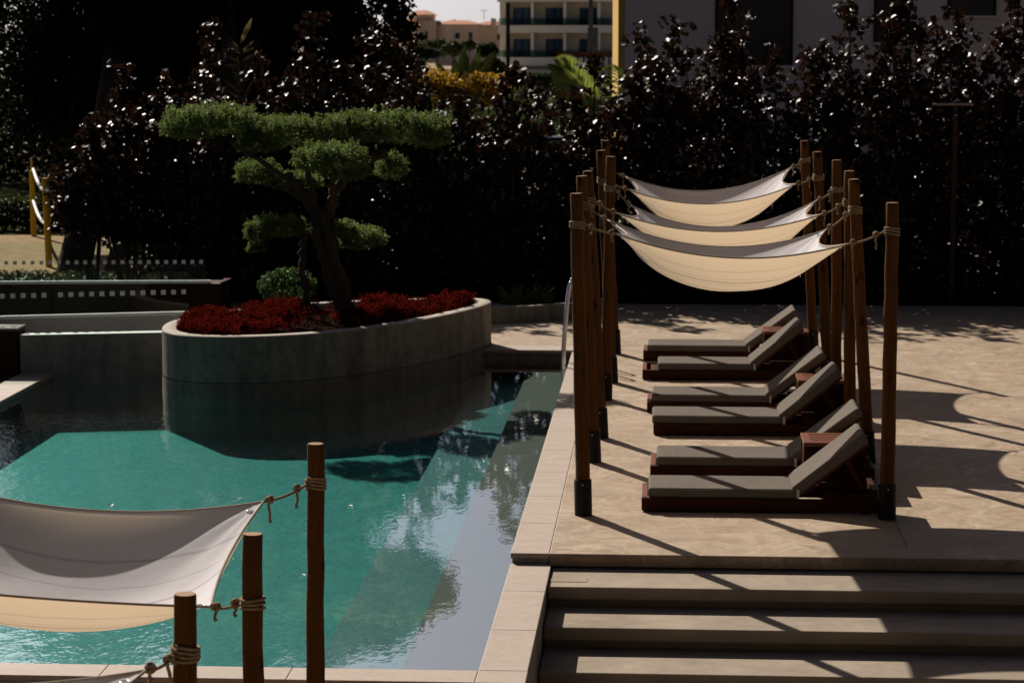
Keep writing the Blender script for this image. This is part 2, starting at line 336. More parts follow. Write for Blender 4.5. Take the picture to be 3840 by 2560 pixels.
# basin
m = MB()
m.box(-7.84, -7.455, 14.83, 29.3, -2.4, -.116)
m.box(-7.8, -1.19, 29.1 + 1.9, 31.3, -2.4, -.043); m.box(-1.155, -.875, YE + .003, 31.3, -2.4, -.043); m.box(-1.155, -.855, 14.83, YE, -2.4, -.116)
m.box(-7.84, -1.156, 14.83, 15.095, -2.4, -.116)
struct('pool_wall', m, m_rimw)
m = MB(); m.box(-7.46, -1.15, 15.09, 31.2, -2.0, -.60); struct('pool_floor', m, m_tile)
m = MB(); m.box(-1.73, -1.15, 15.09, 31.1, -.599, -.245); struct('pool_ledge', m, stonemat('ledge_stone', (.115, .11, .085)))
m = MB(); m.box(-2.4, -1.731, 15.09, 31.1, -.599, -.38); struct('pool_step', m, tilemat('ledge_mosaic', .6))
m = MB(); m.box(-7.4545, -1.1565, 15.097, 30.998, -1.2, WL); wt = struct('pool_water', m, m_water)
# ground
m = MB(); m.box(-60, -7.86, 8, YB + .1, -2.2, -.12); m.box(-60, -3.31, 31.3, YB + .1, -2.2, -.01); m.box(-60, -7.86, 29.6, 31.3, -.119, -.01); struct('side_garden_ground', m, m_grass)
m = MB(); m.add([(-900, YB, -.012), (900, YB, -.012), (900, 900, -.012), (-900, 900, -.012)], [(0, 1, 2, 3)]); struct('ground', m, m_dirt)
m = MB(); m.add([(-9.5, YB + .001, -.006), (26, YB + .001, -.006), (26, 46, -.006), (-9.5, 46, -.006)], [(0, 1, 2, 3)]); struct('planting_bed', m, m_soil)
sp = [(-20, 41), (-7.0, 40.6), (-7.2, 47.3), (-13, 49.3), (-20, 48.9)]
m = MB(); m.add([(a, b, -.004) for a, b in sp], [tuple(range(len(sp)))]); struct('sand_court', m, m_sand)
# hill with far ground
m = MB(); vs = []; fs = []; nx = 40; ny = 12; rr = random.Random(3)
for j in range(ny):
    yy = 110 + 26 * j
    for i in range(nx):
        xx = -220 + 440 * i / (nx - 1); vs.append((xx, yy, -1.5 + 2.6 * (1 - math.exp(-j / 4)) + rr.uniform(-.4, .4)))
for j in range(ny - 1):
    for i in range(nx - 1): a = j * nx + i; fs.append((a, a + 1, a + nx + 1, a + nx))
m.add(vs, fs, True); struct('hillside', m, plain('dry_slope', (.34, .27, .18), .95, .25, .08, spec=0))
# deck joints as recesses of dark sealant
m = MB(); m.box(1.915, 1.923, 18.75, YB, .0005, .0015); struct('deck_joint', m, m_steel)
m = MB(); m.box(-.846, -.56, 17.86, 17.99, -.1125, -.109); pl_ = tag(m.build('drain_cover', m_step, bevel=.002), 'small rectangular cover plate set flush in the top step by the pool coping', 'drain cover')

# ---------------------------------------------------------------- planter
rim = [(606, 1232), (625, 1245), (680, 1256), (800, 1263), (980, 1261), (1150, 1252), (1300, 1239), (1450, 1220), (1600, 1195), (1720, 1170), (1800, 1150), (1838, 1135), (1842, 1127), (1820, 1120), (1780, 1117), (1680, 1116), (1500, 1120), (1200, 1131), (950, 1151), (800, 1169), (700, 1188), (650, 1200), (615, 1214)]
ZR = .57; pp = [at(x, y, z=ZR) for x, y in rim]
def catmull(p, k=5):
    o = []; n = len(p)
    for i in range(n):
        a, b, c, d = p[i - 1], p[i], p[(i + 1) % n], p[(i + 2) % n]
        for j in range(k):
            t = j / k; o.append(.5 * ((2 * b) + (c - a) * t + (2 * a - 5 * b + 4 * c - d) * t * t + (3 * b - a - 3 * c + d) * t ** 3))
    return o
def smoothp(o, it=6):
    for _ in range(it): n = len(o); o = [(o[i - 1] + o[i] * 2 + o[(i + 1) % n]) / 4 for i in range(n)]
    return o
out = smoothp(catmull(pp)); n = len(out)
def offset(o, d):
    n = len(o); r = []
    for i in range(n):
        t = (o[(i + 1) % n] - o[i - 1]).normalized(); nrm = Vector((-t.y, t.x, 0)); r.append(o[i] + nrm * d)
    return r
area = sum(out[i].x * out[(i + 1) % n].y - out[(i + 1) % n].x * out[i].y for i in range(n))
sgn = 1 if area > 0 else -1
inn = smoothp(offset(out, .17 * sgn), 4)
pc = sum((Vector(p) for p in out), Vector()) / n
planter = thing('oval_planter', 'long oval grey plastered planter rising out of the pool, holding the cloud-pruned tree', 'planter', (pc.x, pc.y, 0))
def loft(rings, closed_top=None):
    m = MB(); k = len(rings[0]); vs = [v for r in rings for v in r]
    fs = [(j * k + i, j * k + (i + 1) % k, (j + 1) * k + (i + 1) % k, (j + 1) * k + i) for j in range(len(rings) - 1) for i in range(k)]
    if sgn < 0: fs = [tuple(reversed(f)) for f in fs]
    m.add(vs, fs, True); return m
lv = lambda pts, z, d=0: [Vector((p.x, p.y, z)) for p in (offset(pts, d * sgn) if d else pts)]
o = loft([lv(out, .03), lv(out, .2), lv(out, ZR - .014)]).build('wall', m_plant, planter)
loft([lv(out, ZR - .0135), lv(out, ZR - .008, .004), lv(out, ZR, .014), lv(inn, ZR, -.012), lv(inn, ZR - .012), lv(inn, ZR - .2)]).build('rim', concmat('sunlit_rim_cement', (.42, .36, .31)), planter)  # sunlit brightness of the top put into a paler colour than the wall
o = loft([lv(out, -1.0, -.006), lv(out, .024, -.006)]).build('tile_skirt', concmat('tile_skirt', (.21, .185, .145), .4), planter)
m = MB(); m.add([(p.x, p.y, ZR - .06) for p in inn], [tuple(range(n))]); m.build('soil', m_soil, planter)
# red ground cover and box ball
def inside(x, y, poly):
    c = False; j = len(poly) - 1
    for i in range(len(poly)):
        if (poly[i].y > y) != (poly[j].y > y) and x < (poly[j].x - poly[i].x) * (y - poly[i].y) / (poly[j].y - poly[i].y) + poly[i].x: c = not c
        j = i
    return c
rg = np.random.default_rng(5); rnd = random.Random(7)
cen = []
inn2 = offset(inn, .03 * sgn)
while len(cen) < 3600:
    x = rnd.uniform(-6.5, -1.8); y = rnd.uniform(27, 33)
    if inside(x, y, inn2):
        pt = math.sin(x * 5.3 + 1.3 * y) + math.sin(y * 6.1 - 2.2 * x + 1) + .6 * math.sin(x * 13 + y * 9)
        if pt < -.7 and rnd.random() < .95: continue
        if -4.6 < x < -3.85 and rnd.random() < .93: continue
        hgt = .05 + .026 * (pt + 1.2) + .06 * rnd.random() ** 3
        cen.append((x, y, ZR - .05 + hgt * rnd.random())); cen.append((x, y, ZR - .05 + hgt))
o = leafmesh('red_ground_cover', clumps(cen, .055, 10, rg), .04, m_red, None, .5, .35, rg)
tag(o, 'low crimson red ground cover filling the oval planter', 'ground cover', kind='stuff')

# ---------------------------------------------------------------- cloud pruned tree
YT = 29.9
bt = at(1270, 1150, z=ZR - .06); BT = Vector((bt.x, YT, ZR - .06))
tree = thing('cloud_pruned_tree', 'old twisted olive tree clipped into flat green cloud pads, growing in the oval planter', 'tree', BT)
def T(px, py, dy=0): return at(px, py, Y=YT + dy)
m = MB()
def limb(pts, r0, r1, n=9, wob=.03):
    P = [Vector(p) for p in pts]; o = []
    for i in range(len(P) - 1):
        for k in range(5): o.append(P[i].lerp(P[i + 1], k / 5))
    o.append(P[-1])
    for _ in range(3): o = [o[0]] + [(o[i - 1] + o[i] * 2 + o[i + 1]) / 4 for i in range(1, len(o) - 1)] + [o[-1]]
    o = [p + Vector((rnd.uniform(-wob, wob), rnd.uniform(-wob, wob), 0)) * (0 < i < len(o) - 1) for i, p in enumerate(o)]
    L = len(o); r0 *= .68; m.tube(o, [(r0 + (r1 - r0) * (i / (L - 1)) ** .8) * rnd.uniform(.92, 1.08) for i in range(L)], n)
limb([T(1290, 1185), T(1235, 1010), T(1195, 880), T(1180, 780), T(1130, 720), T(1080, 650)], .16, .06)
limb([T(1300, 1190, .1), T(1250, 960, .1), T(1225, 850, .05), T(1240, 760), T(1265, 690), T(1350, 620, .1), T(1450, 570, .1)], .15, .05)
limb([T(1330, 1190, -.05), T(1270, 1040), T(1240, 900, -.1), T(1200, 800, -.1)], .11, .07)
limb([T(1150, 1180), T(1140, 1020), T(1130, 930), T(1150, 860)], .075, .04)
limb([T(1130, 720), T(1060, 660), T(960, 590), T(860, 530)], .06, .03)
limb([T(1180, 780), T(1170, 680), T(1150, 600), T(1110, 560)], .07, .03)
limb([T(1225, 850), T(1290, 900), T(1350, 940)], .05, .025)
limb([T(1195, 880), T(1120, 880), T(1050, 880)], .045, .02)
limb([T(1235, 770), T(1245, 710, -.3), T(1238, 650, -.65)], .05, .03)
limb([T(1200, 860), T(1160, 760), T(1070, 705, .1), T(985, 690, .4)], .07, .02)
m.build('trunk', m_olbark, tree)
pads = [(800, 466, 180, 54, .55, 0), (715, 495, 100, 40, .4, .1), (1080, 510, 172, 54, .45, .15), (970, 545, 85, 38, .35, .1), (1480, 496, 205, 60, .5, .3), (1330, 490, 110, 52, .4, .25), (1610, 520, 75, 48, .35, .25), (1238, 612, 135, 56, .4, -.75), (1300, 650, 80, 40, .3, -.6), (965, 660, 85, 42, .35, .5), (1120, 690, 80, 30, .3, .3), (1470, 640, 60, 46, .35, .45), (1040, 862, 105, 36, .33, -.15), (975, 880, 55, 26, .25, -.1), (1350, 905, 90, 40, .35, .35), (1290, 870, 45, 24, .25, 0), (960, 935, 30, 9, .12, -.1)]
Ps = []; Pt = []
for (x, y, wx, wz, ry, dy) in pads:
    c = T(x, y, dy); sx = wx * 30 / F; sz = wz * 30 / F * 1.15
    nn = int(2500 * sx * (ry + .25) * 2.4 + 260)
    d = rg.normal(size=(nn, 3)); d /= np.linalg.norm(d, axis=1)[:, None]
    keep = (d[:, 2] > -.35) | (rg.random(nn) < .30); d = d[keep]; nn = len(d)
    d[:, 2] = np.where(d[:, 2] > 0, np.abs(d[:, 2]) ** .7, d[:, 2] * .55)
    f1, f2, f3 = rg.uniform(0, 6, 3)
    lump = 1 + .13 * np.sin(d[:, 0] * 6 + f1) * np.cos(d[:, 1] * 5 + f2) + .10 * np.sin(d[:, 0] * 15 + d[:, 1] * 11 + f3) + .06 * np.sin(d[:, 0] * 31 + f2)
    q = np.array(c)[None] + d * np.array([sx, ry, sz])[None] * (lump * rg.uniform(.70, 1.03, nn))[:, None]
    Ps.append(clumps(q, .032, 4, rg))
    top = q[(d[:, 2] > .25)]; top = top[rg.random(len(top)) < .35]
    for k in range(4): Pt.append(top + np.stack([rg.normal(0, .008, len(top)), rg.normal(0, .008, len(top)), .012 + .018 * k + rg.uniform(0, .01, len(top))], 1))
P = np.concatenate(Ps + Pt); leafmesh('foliage', P, .040, m_olive, tree, .85, .26, rg)
c = at(1078, 1100, z=.7); bb = thing('box_shrub', 'small round clipped green box shrub at the foot of the cloud-pruned tree', 'shrub', (c.x, c.y, ZR - .06))
d = rg.normal(size=(900, 3)); d /= np.linalg.norm(d, axis=1)[:, None]
leafmesh('foliage', clumps(np.array([c.x, c.y, .80]) + d * np.array([.37, .32, .22]) * rg.uniform(.8, 1.05, (900, 1)), .03, 7, rg), .03, m_box, bb, .8, .5, rg)
m = MB(); m.tube([(c.x, c.y, .5), (c.x, c.y, .72)], [.03, .02], 6); m.build('stem', m_bark, bb)

# ---------------------------------------------------------------- walls left of the pool
def wallseg(name, label, a, b, z0, z1, th, mat, cap=None, capz=.03, cat='wall', ends=None):
    a = Vector(a); b = Vector(b); a.z = b.z = 0; d = (b - a).normalized(); nrm = Vector((-d.y, d.x, 0))
    if nrm.y < 0: nrm = -nrm
    o = thing(name, label, cat, (a + b) / 2)
    poly = [a, b, b + nrm * th, a + nrm * th]; m = MB(); m.prism(poly, z0, z1); m.build('wall', mat, o, bevel=.005)
    if cap: m = MB(); q = nrm * .015; m.prism([a - q, b - q, b + nrm * (th + .01), a + nrm * (th + .01)], z1 + .001, z1 + capz); m.build('cap', cap, o, bevel=.004)
    return o
wa = at(78, 1405, z=-.1); wb = at(640, 1393, z=-.1)
wallseg('pool_end_wall', 'low dim grey plaster wall closing the pool left of the oval planter', wa, wb, -1.3, .38, .16, m_rimw, m_lip, .012)
u = (wb - wa).normalized(); nv = Vector((-u.y, u.x, 0)); nv = nv if nv.y > 0 else -nv
wallseg('balustrade_kerb', 'pale grey kerb behind the pool end wall carrying the nearer glass balustrade', at(-260, 1198, z=.53), at(740, 1172, z=.53), -.3, .507, .2, m_kerb)
def balustrade(label, a, b, z0, z1, panes, dots, zd, ds, gm=None):
    a = Vector(a); b = Vector(b); a.z = b.z = 0; L = (b - a).length; d = (b - a) / L
    o = thing('glass_balustrade', label, 'balustrade', (a.x, a.y, z0))
    M = Matrix.Translation((0, 0, 0)) @ Matrix(((d.x, -d.y, 0, 0), (d.y, d.x, 0, 0), (0, 0, 1, 0), (0, 0, 0, 1)))
    for p0, p1 in panes:
        m = MB(); m.box(p0, p1, -.006, .006, .012, z1 - z0, M); g = m.build('glass_pane', gm or m_glass, o, origin=Z0)
        k = p0 + dots * .45
        while k + ds < p1 - .02: m = MB(); m.box(k, k + ds, -.009, -.0065, zd - z0 - ds / 2, zd - z0 + ds / 2, M); k += dots; m.build('frosted_square', m_frost, g, origin=Z0)
    m = MB(); m.box(0, L, -.03, .03, -.02, .022, M); m.build('base_channel', m_lip, o, origin=Z0, bevel=.003)
    return o
g1a = at(-260, 1198, z=.53); g1b = at(707, 1173, z=.53)
L1 = (Vector((g1b.x, g1b.y, 0)) - Vector((g1a.x, g1a.y, 0))).length
sp1 = (at(200, 1190, z=.53) - g1a).length
balustrade('nearer glass balustrade with pale frosted squares standing on the pool end wall', g1a, g1b, .53, 1.06, [(0.02, sp1 - .01), (sp1 + .01, L1)], .128, .80, .058)
g2a = at(-200, 1061, z=.6); g2b = at(790, 1056, z=.6); L2 = (Vector((g2b.x, g2b.y, 0)) - Vector((g2a.x, g2a.y, 0))).length
sp2 = (at(368, 1060, z=.6) - g2a).length
balustrade('farther glass balustrade with frosted squares and a thin rail, on the dark wooden platform', g2a, g2b, .6, 1.16, [(0.02, sp2 - .01), (sp2 + .01, L2 - .05)], .122, .88, .052, glassmat('clear_glass', (.9, .95, .93), 1.25))
pf = thing('wooden_platform', 'dark timber clad platform behind the nearer glass balustrade', 'platform', (g2a.x, g2a.y, 0))
d = (g2b - g2a); d.z = 0; d.normalize(); nv = Vector((-d.y, d.x, 0)); e = g2b + d * .14; st = g2a - d * 2
m = MB(); m.prism([(st - nv * .06), (e - nv * .06), (e + nv * .5 + d * .1), (st + nv * .5)], -.2, .575); m.build('cladding', wood('dark_cladding', (.03, .014, .010), 'x', .7), pf)
m = MB(); m.prism([(e - nv * .07), (e - nv * .07 + d * .02), (e + nv * .5 + d * .12), (e + nv * .5 + d * .02)], .577, .60); m.build('edge_board', m_teak, pf)
a = at(-200, 1400, z=-.1); b = at(74, 1400, z=-.1)
bx = thing('timber_screen', 'dark brown timber screen at the left edge beside the pool end wall', 'screen', (a.x, a.y, 0))
m = MB()
for k in range(6): m.box(a.x, b.x, 28.9, 29.3, -.1 + .09 * k, -.1 + .09 * k + .086)
m.build('boards', wood('screen_wood', (.05, .022, .014), 'x', .6), bx); m = MB(); m.box(a.x, b.x + .01, 28.89, 29.31, .441, .47); m.build('top_board', m_rimw, bx)
# curved low wall behind the pool
cw = [at(1700, 1214, z=0), at(1850, 1210, z=0), at(1990, 1206, z=0), at(2120, 1197, z=0), at(2230, 1184, z=0), at(2290, 1168, z=0)]
cw2 = [p + Vector((-.02, .16, 0)) for p in cw]; o = thing('curved_garden_wall', 'low curved grey wall edging the dark planting bed between planter and posts', 'wall', (cw[2].x, cw[2].y, 0))
m = MB(); m.prism([Vector((p.x, p.y)) for p in cw] + [Vector((p.x, p.y)) for p in reversed(cw2)], -.1, .225); m.build('wall', m_plant, o, bevel=.01)

# ---------------------------------------------------------------- poles
def pole(base, top, r0, r1, label, group):
    base = Vector(base); top = Vector(top); o = thing('wooden_pole', label, 'pole', base, group=group)
    d = top - base; n = 14; rg_ = random.Random(label); m = MB(); pts = []; rad = []
    for i in range(n + 1):
        t = i / n; pts.append(base + d * t + Vector((rg_.uniform(-.004, .004), rg_.uniform(-.004, .004), 0)) * (0 < i < n)); rad.append((r0 + (r1 - r0) * t) * rg_.uniform(.975, 1.025))
    m.tube(pts[:-1] + [pts[-1] - d.normalized() * .006, pts[-1]], rad[:-1] + [rad[-1], rad[-1] - .004], 20, caps=False); m.build('shaft', m_pole, o)
    m = MB(); q = d.normalized(); m.tube([top - q * .01, top + q * .0005], [r1 - .005, r1 - .005], 20); m.build('sawn_top', m_ptop, o)
    m = MB(); m.tube([base, base + d * .112], [r0 + .012, r0 + .012], 20); s_ = m.build('steel_sleeve', m_steel, o)
    m = MB(); c = base + d * .1; m.blob((c.x, c.y - r0 - .013, c.z), .007, .007, .007); m.build('bolt', m_chrome, s_, origin=base)
    return o
G1 = 'poles of the shade sails on the deck'; G2 = 'poles of the shade sails on the lower terrace'
PL = {}
posn = ['nearest the camera', 'second from the camera', 'third from the camera', 'fourth from the camera', 'fifth from the camera', 'farthest from the camera']
lefts = [((2188, 1930), (2162, 725), 'tallest-looking pole'), ((2226, 1731), (2182, 660), 'pole'), ((2255, 1641), (2205, 641), 'pole'), ((2271, 1499), (2291, 587), 'pole'), ((2295, 1433), (2254, 564), 'pole'), ((2308, 1325), (2270, 527), 'pole')]
rights = [((3326, 1945), (3347, 760)), ((3255, 1733), (3202, 672)), ((3187, 1643), (3185, 641)), ((3135, 1503), (3138, 600)), ((3105, 1437), (3065, 569)), ((3050, 1329), (3017, 528))]
for i, (b, t, s_) in enumerate(lefts):
    B = at(*b, z=0); PL['L%d' % i] = (B, at(*t, Y=B.y)); pole(B, PL['L%d' % i][1], .062, .053, 'brown wooden pole in the pool-side row of six, %s' % posn[i], G1)
for i, (b, t) in enumerate(rights):
    B = at(*b, z=0); PL['R%d' % i] = (B, at(*t, Y=B.y)); pole(B, PL['R%d' % i][1], .062, .053, 'brown wooden pole in the right-hand row of six, %s' % posn[i], G1)
ZL = -1.23
low = [((-2.103, 14.4), 1.50, 'dark wooden pole rising in front of the pool, farthest of the three in the foreground'), ((-2.08, 12.0), 1.432, 'dark wooden pole in the foreground, the middle one of three at the white sail'), ((-2.129, 10.5), 1.463, 'dark wooden pole in the foreground, nearest the camera and lowest in the photo'), ((-2.1, 8.0), 1.45, 'wooden pole of the nearest shade sail below the frame')]
for i, ((x, y), zt, lb) in enumerate(low[:3]):
    PL['P%d' % i] = (Vector((x - .03, y, ZL)), Vector((x, y, zt))); pole(*PL['P%d' % i], .062, .052, lb, G2)
for i, (y, zt, lb) in enumerate([(14.4, 1.5, 'wooden pole left of the frame holding the back of the white foreground sail'), (12.0, 1.45, 'wooden pole left of the frame holding the front of the white foreground sail'), (10.5, 1.46, 'wooden pole left of the frame holding the back of the nearest sail')]):
    PL['Q%d' % i] = (Vector((-4.72, y, ZL)), Vector((-4.7, y, zt))); pole(*PL['Q%d' % i], .062, .052, lb, G2)

# ---------------------------------------------------------------- shade sails
def onpole(k, z):
    b, t = PL[k]; f = (z - b.z) / (t.z - b.z); return b + (t - b) * f
def rope(root, corner, k, z, seed):
    rr = random.Random(seed); c = onpole(k, z); corner = Vector(corner); d = corner - c; d.z = 0; d.normalize()
    R0 = .061; m = MB(); turns = rr.choice([3, 4, 4]); pts = []; a0 = math.atan2(d.y, d.x); N = turns * 14
    for i in range(N + 1):
        a = a0 + 2 * math.pi * i / 14; pts.append(c + Vector((R0 * math.cos(a), R0 * math.sin(a), .034 - .07 * i / N + .009 * math.sin(a * 1.07 + seed) + rr.uniform(-.002, .002))))
    m.tube(pts, .0088, 6)
    s0 = c + d * (R0 + .004); e = corner; P = []
    for i in range(13):
        t = i / 12; P.append(s0.lerp(e, t) + Vector((0, 0, -.018 * 4 * t * (1 - t))))
    m.tube(P, .0085, 6); ro = m.build('rope', m_rope, root)
    def knot(p, s):
        m = MB()
        for j in range(3):
            q = []; ax = Vector((rr.uniform(-1, 1), rr.uniform(-1, 1), rr.uniform(-1, 1))).normalized(); u = ax.orthogonal().normalized(); v = ax.cross(u)
            for i in range(15): a = 2 * math.pi * i / 13; q.append(p + (u * math.cos(a) + v * math.sin(a)) * s * rr.uniform(.9, 1.1) + ax * .01 * math.sin(a * 2))
            m.tube(q, .0085, 6)
        L = rr.uniform(.05, .13); x = p + Vector((0, 0, -s * .6)); q = [x + Vector((rr.uniform(-.008, .008), rr.uniform(-.008, .008), -L * i / 5)) for i in range(6)]
        m.tube(q, [.0085] * 5 + [.011], 6); m.build('knot', m_rope, ro, origin=root.location)
    knot(s0.lerp(e, .86), .020); knot(s0.lerp(e, .22), .019)
def sail(label, FL, FR, BL, BR, ties, belly, sagF, sagB, seed, inset=.14):
    FL, FR, BL, BR = map(Vector, (FL, FR, BL, BR)); c = (FL + FR + BL + BR) / 4
    root = thing('shade_sail', label, 'shade sail', c, group='hammock-like cloth shade sails'); rr = random.Random(seed)
    ph = [rr.uniform(0, 6) for _ in range(6)]
    def S(u, v):
        p = FL.lerp(FR, u).lerp(BL.lerp(BR, u), v); q = 4 * u * (1 - u); s = 4 * v * (1 - v)
        p.x += inset * s * (1 - 2 * u) * (1 - .3 * q); p.y += .05 * q * (1 - 2 * v); p.z -= inset * .5 * s * (1 - q)
        p.z -= (sagF * (1 - v) + sagB * v) * q + belly * (max(q, 0) ** .55) * (max(s, 0) ** .84)
        for j, (cu, cv) in enumerate(((0, 0), (1, 0), (0, 1), (1, 1))):
            du = abs(u - cu) * 2.2; dv = abs(v - cv) * 2.0; dd = math.hypot(du, dv) + 1e-6; an = math.atan2(dv, du)
            p.z += .010 * math.sin(an * 13 + ph[j]) * math.exp(-dd * 2.2) * min(1, dd * 6) * math.sin(min(an / (math.pi / 2), 1) * math.pi)
        p.z += .0045 * math.sin(v * 21 + 3 * math.sin(u * 5 + ph[4])) * s * q
        return p
    nu, nv_ = 72, 44; us = [.5 - .5 * math.cos(math.pi * i / nu) for i in range(nu + 1)]; vs_ = [.5 - .5 * math.cos(math.pi * (.06 + .88 * j / nv_)) for j in range(nv_ + 1)]
    a, b = vs_[0], vs_[-1]; vs_ = [(x - a) / (b - a) for x in vs_]
    m = MB(); m.add([S(u, v) for v in vs_ for u in us], [(j * (nu + 1) + i, j * (nu + 1) + i + 1, (j + 1) * (nu + 1) + i + 1, (j + 1) * (nu + 1) + i) for j in range(nv_) for i in range(nu)], True)
    o = m.build('cloth', m_sail, root); uv = o.data.uv_layers.new(name='UVMap')
    for lp in o.data.loops:
        i = lp.vertex_index; uv.data[lp.index].uv = (us[i % (nu + 1)], vs_[i // (nu + 1)])
    m = MB()
    for f in (lambda t: S(t, 0), lambda t: S(t, 1), lambda t: S(0, t), lambda t: S(1, t)): m.tube([f(.5 - .5 * math.cos(math.pi * i / 40)) for i in range(41)], .0075, 6)
    m.build('hem', plain('hem_tape', (.36, .30, .24), .9, .1), root)
    for (u, v), (k, z), j in zip(((0, 0), (1, 0), (0, 1), (1, 1)), ties, range(4)):
        cu = .03 if u == 0 else .97; cv = .035 if v == 0 else .965; pc_ = S(cu, cv); m = MB(); q = []
        for i in range(17): a = 2 * math.pi * i / 16; q.append(pc_ + Vector((.022 * math.cos(a), .022 * math.sin(a), .004)))
        m.tube(q, .005, 6); m.build('eyelet', m_chrome, root)
        rope(root, S(u, v), k, z, seed * 7 + j)
def zt(k, py): b, t = PL[k]; return at(t_px[k][0], py, Y=b.y).z
t_px = {'L%d' % i: l[1] for i, l in enumerate(lefts)}; t_px.update({'R%d' % i: r[1] for i, r in enumerate(rights)})
sail('nearest of the three hammock-like cream shade sails over the deck loungers', at(2311, 877, Y=20.0), at(3180, 915, Y=20.0), at(2274, 822, Y=22.3), at(3099, 861, Y=22.3),
     [('L0', zt('L0', 841)), ('R0', zt('R0', 869)), ('L1', zt('L1', 766)), ('R1', zt('R1', 786))], .345, .16, .20, 11)
sail('middle of the three hammock-like cream shade sails over the deck loungers', at(2311, 799, Y=24.05), at(3080, 804, Y=24.1), at(2366, 770, Y=26.3), at(3066, 750, Y=26.3),
     [('L2', zt('L2', 752)), ('R2', zt('R2', 763)), ('L3', zt('L3', 702)), ('R3', zt('R3', 711))], .36, .18, .26, 22)
sail('farthest of the three hammock-like cream shade sails over the deck loungers', at(2355, 711, Y=28.05), at(2986, 690, Y=28.1), at(2344, 661, Y=30.4), at(2971, 626, Y=30.4),
     [('L4', zt('L4', 676)), ('R4', zt('R4', 666)), ('L5', zt('L5', 632)), ('R5', zt('R5', 602))], .38, .20, .24, 33)
zP = lambda k, px, py: at(px, py, Y=PL[k][1].y).z
BRc = at(988, 1880, Y=14.15); FRc = at(792, 2274, Y=12.12)
sail('large white shade sail in the left foreground, hung in front of the pool', Vector((-4.35, 12.1, 1.16)), FRc, Vector((-4.35, 14.15, 1.27)), BRc,
     [('Q1', 1.2), ('P1', zP('P1', 940, 2262)), ('Q0', 1.3), ('P0', zP('P0', 1184, 1812))], .40, .04, .10, 44, .06)
PL['W0'] = (Vector((-2.1, 8.0, ZL)), Vector((-2.1, 8.0, 1.45))); PL['W1'] = (Vector((-4.7, 8.0, ZL)), Vector((-4.7, 8.0, 1.45)))
pole(*PL['W0'], .062, .052, low[3][2], G2); pole(*PL['W1'], .062, .052, 'wooden pole below and left of the frame under the nearest sail', G2)
sail('corner of the nearest shade sail cut off by the bottom left edge', Vector((-4.35, 8.2, 1.1)), Vector((-2.45, 8.2, 1.1)), Vector((-4.35, 10.25, 1.22)), at(548, 2512, Y=10.3),
     [('W1', 1.2), ('W0', 1.2), ('Q2', 1.27), ('P2', zP('P2', 694, 2445))], .40, .04, .10, 55, .07)

# ---------------------------------------------------------------- loungers
def Mx(a, x, y, z): return Matrix.Translation((x, y, z)) @ Matrix.Rotation(a, 4, 'Y')
def make_lounger():
    o = thing('sun_lounger', '', 'sun lounger'); W = .70; L = 2.02
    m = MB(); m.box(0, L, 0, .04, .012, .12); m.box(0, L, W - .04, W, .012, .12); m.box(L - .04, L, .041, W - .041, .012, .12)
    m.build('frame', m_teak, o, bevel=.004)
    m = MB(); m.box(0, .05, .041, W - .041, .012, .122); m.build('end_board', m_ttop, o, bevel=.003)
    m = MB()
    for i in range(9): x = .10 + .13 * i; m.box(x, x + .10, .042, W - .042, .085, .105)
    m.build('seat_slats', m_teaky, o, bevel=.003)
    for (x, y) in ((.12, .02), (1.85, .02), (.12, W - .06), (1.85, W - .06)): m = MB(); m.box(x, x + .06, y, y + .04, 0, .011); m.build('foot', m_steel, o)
    m = MB(); m.box(.055, 1.31, .025, W - .025, .108, .20); s_ = m.build('seat_cushion', m_cush, o, bevel=.026, seg=5)
    m = MB()
    for z in (.125, .184): m.tube([(.075, .0235, z), (1.29, .0235, z)], .0035, 5)
    m.build('piping', plain('piping', (.10, .088, .078), .9, .1), s_, origin=Z0)
    A = R(-38.5); M = Mx(A, 1.315, 0, .125)
    m = MB(); m.box(0, .76, .025, W - .025, .012, .105, M); m.build('back_cushion', m_cush, o, bevel=.028, seg=5)
    m = MB(); m.box(.02, .74, .06, .10, -.012, .010, M); m.box(.02, .74, W - .10, W - .06, -.012, .010, M)
    for i in range(6): m.box(.03 + .12 * i, .11 + .12 * i, .101, W - .101, -.010, .008, M)
    m.build('backrest_frame', m_teaky, o, bevel=.002)
    for y in (.11, W - .13): m = MB(); m.bar(M @ Vector((.5, y, -.02)), (1.93, y, .085), .02, .035); m.build('support_strut', m_teak, o)
    m = MB()
    for y in (.045, W - .075): m.box(1.52, 1.95, y, y + .028, .121, .155)
    m.box(1.93, 1.975, .042, W - .042, .121, .20); m.build('notched_rack', m_teak, o, bevel=.003)
    m = MB(); m.box(1.30, 1.322, .0185, .024, .12, .198); m.build('fastening_strap', m_strap, o)
    return o
def copy_tree(o, parent=None):
    c = o.copy(); C.objects.link(c); c.parent = parent
    for ch in list(o.children): copy_tree(ch, c)
    return c
lng = make_lounger()
spots = [(-.173, 20.08, .15, 'cushioned grey lounger on dark teak frame, nearest the camera'), (-.111, 21.65, -.2, 'grey lounger second from the camera, backrest behind the nearest side table'),
         (-.094, 24.11, .3, 'grey lounger, third from the camera, just in front of the middle side table'), (-.17, 25.60, -.3, 'grey lounger, fourth from the camera, right behind the middle side table'),
         (-.243, 28.16, .2, 'grey lounger with bare wooden foot tray, fifth from the camera'), (-.249, 29.88, -.2, 'grey lounger farthest from the camera')]
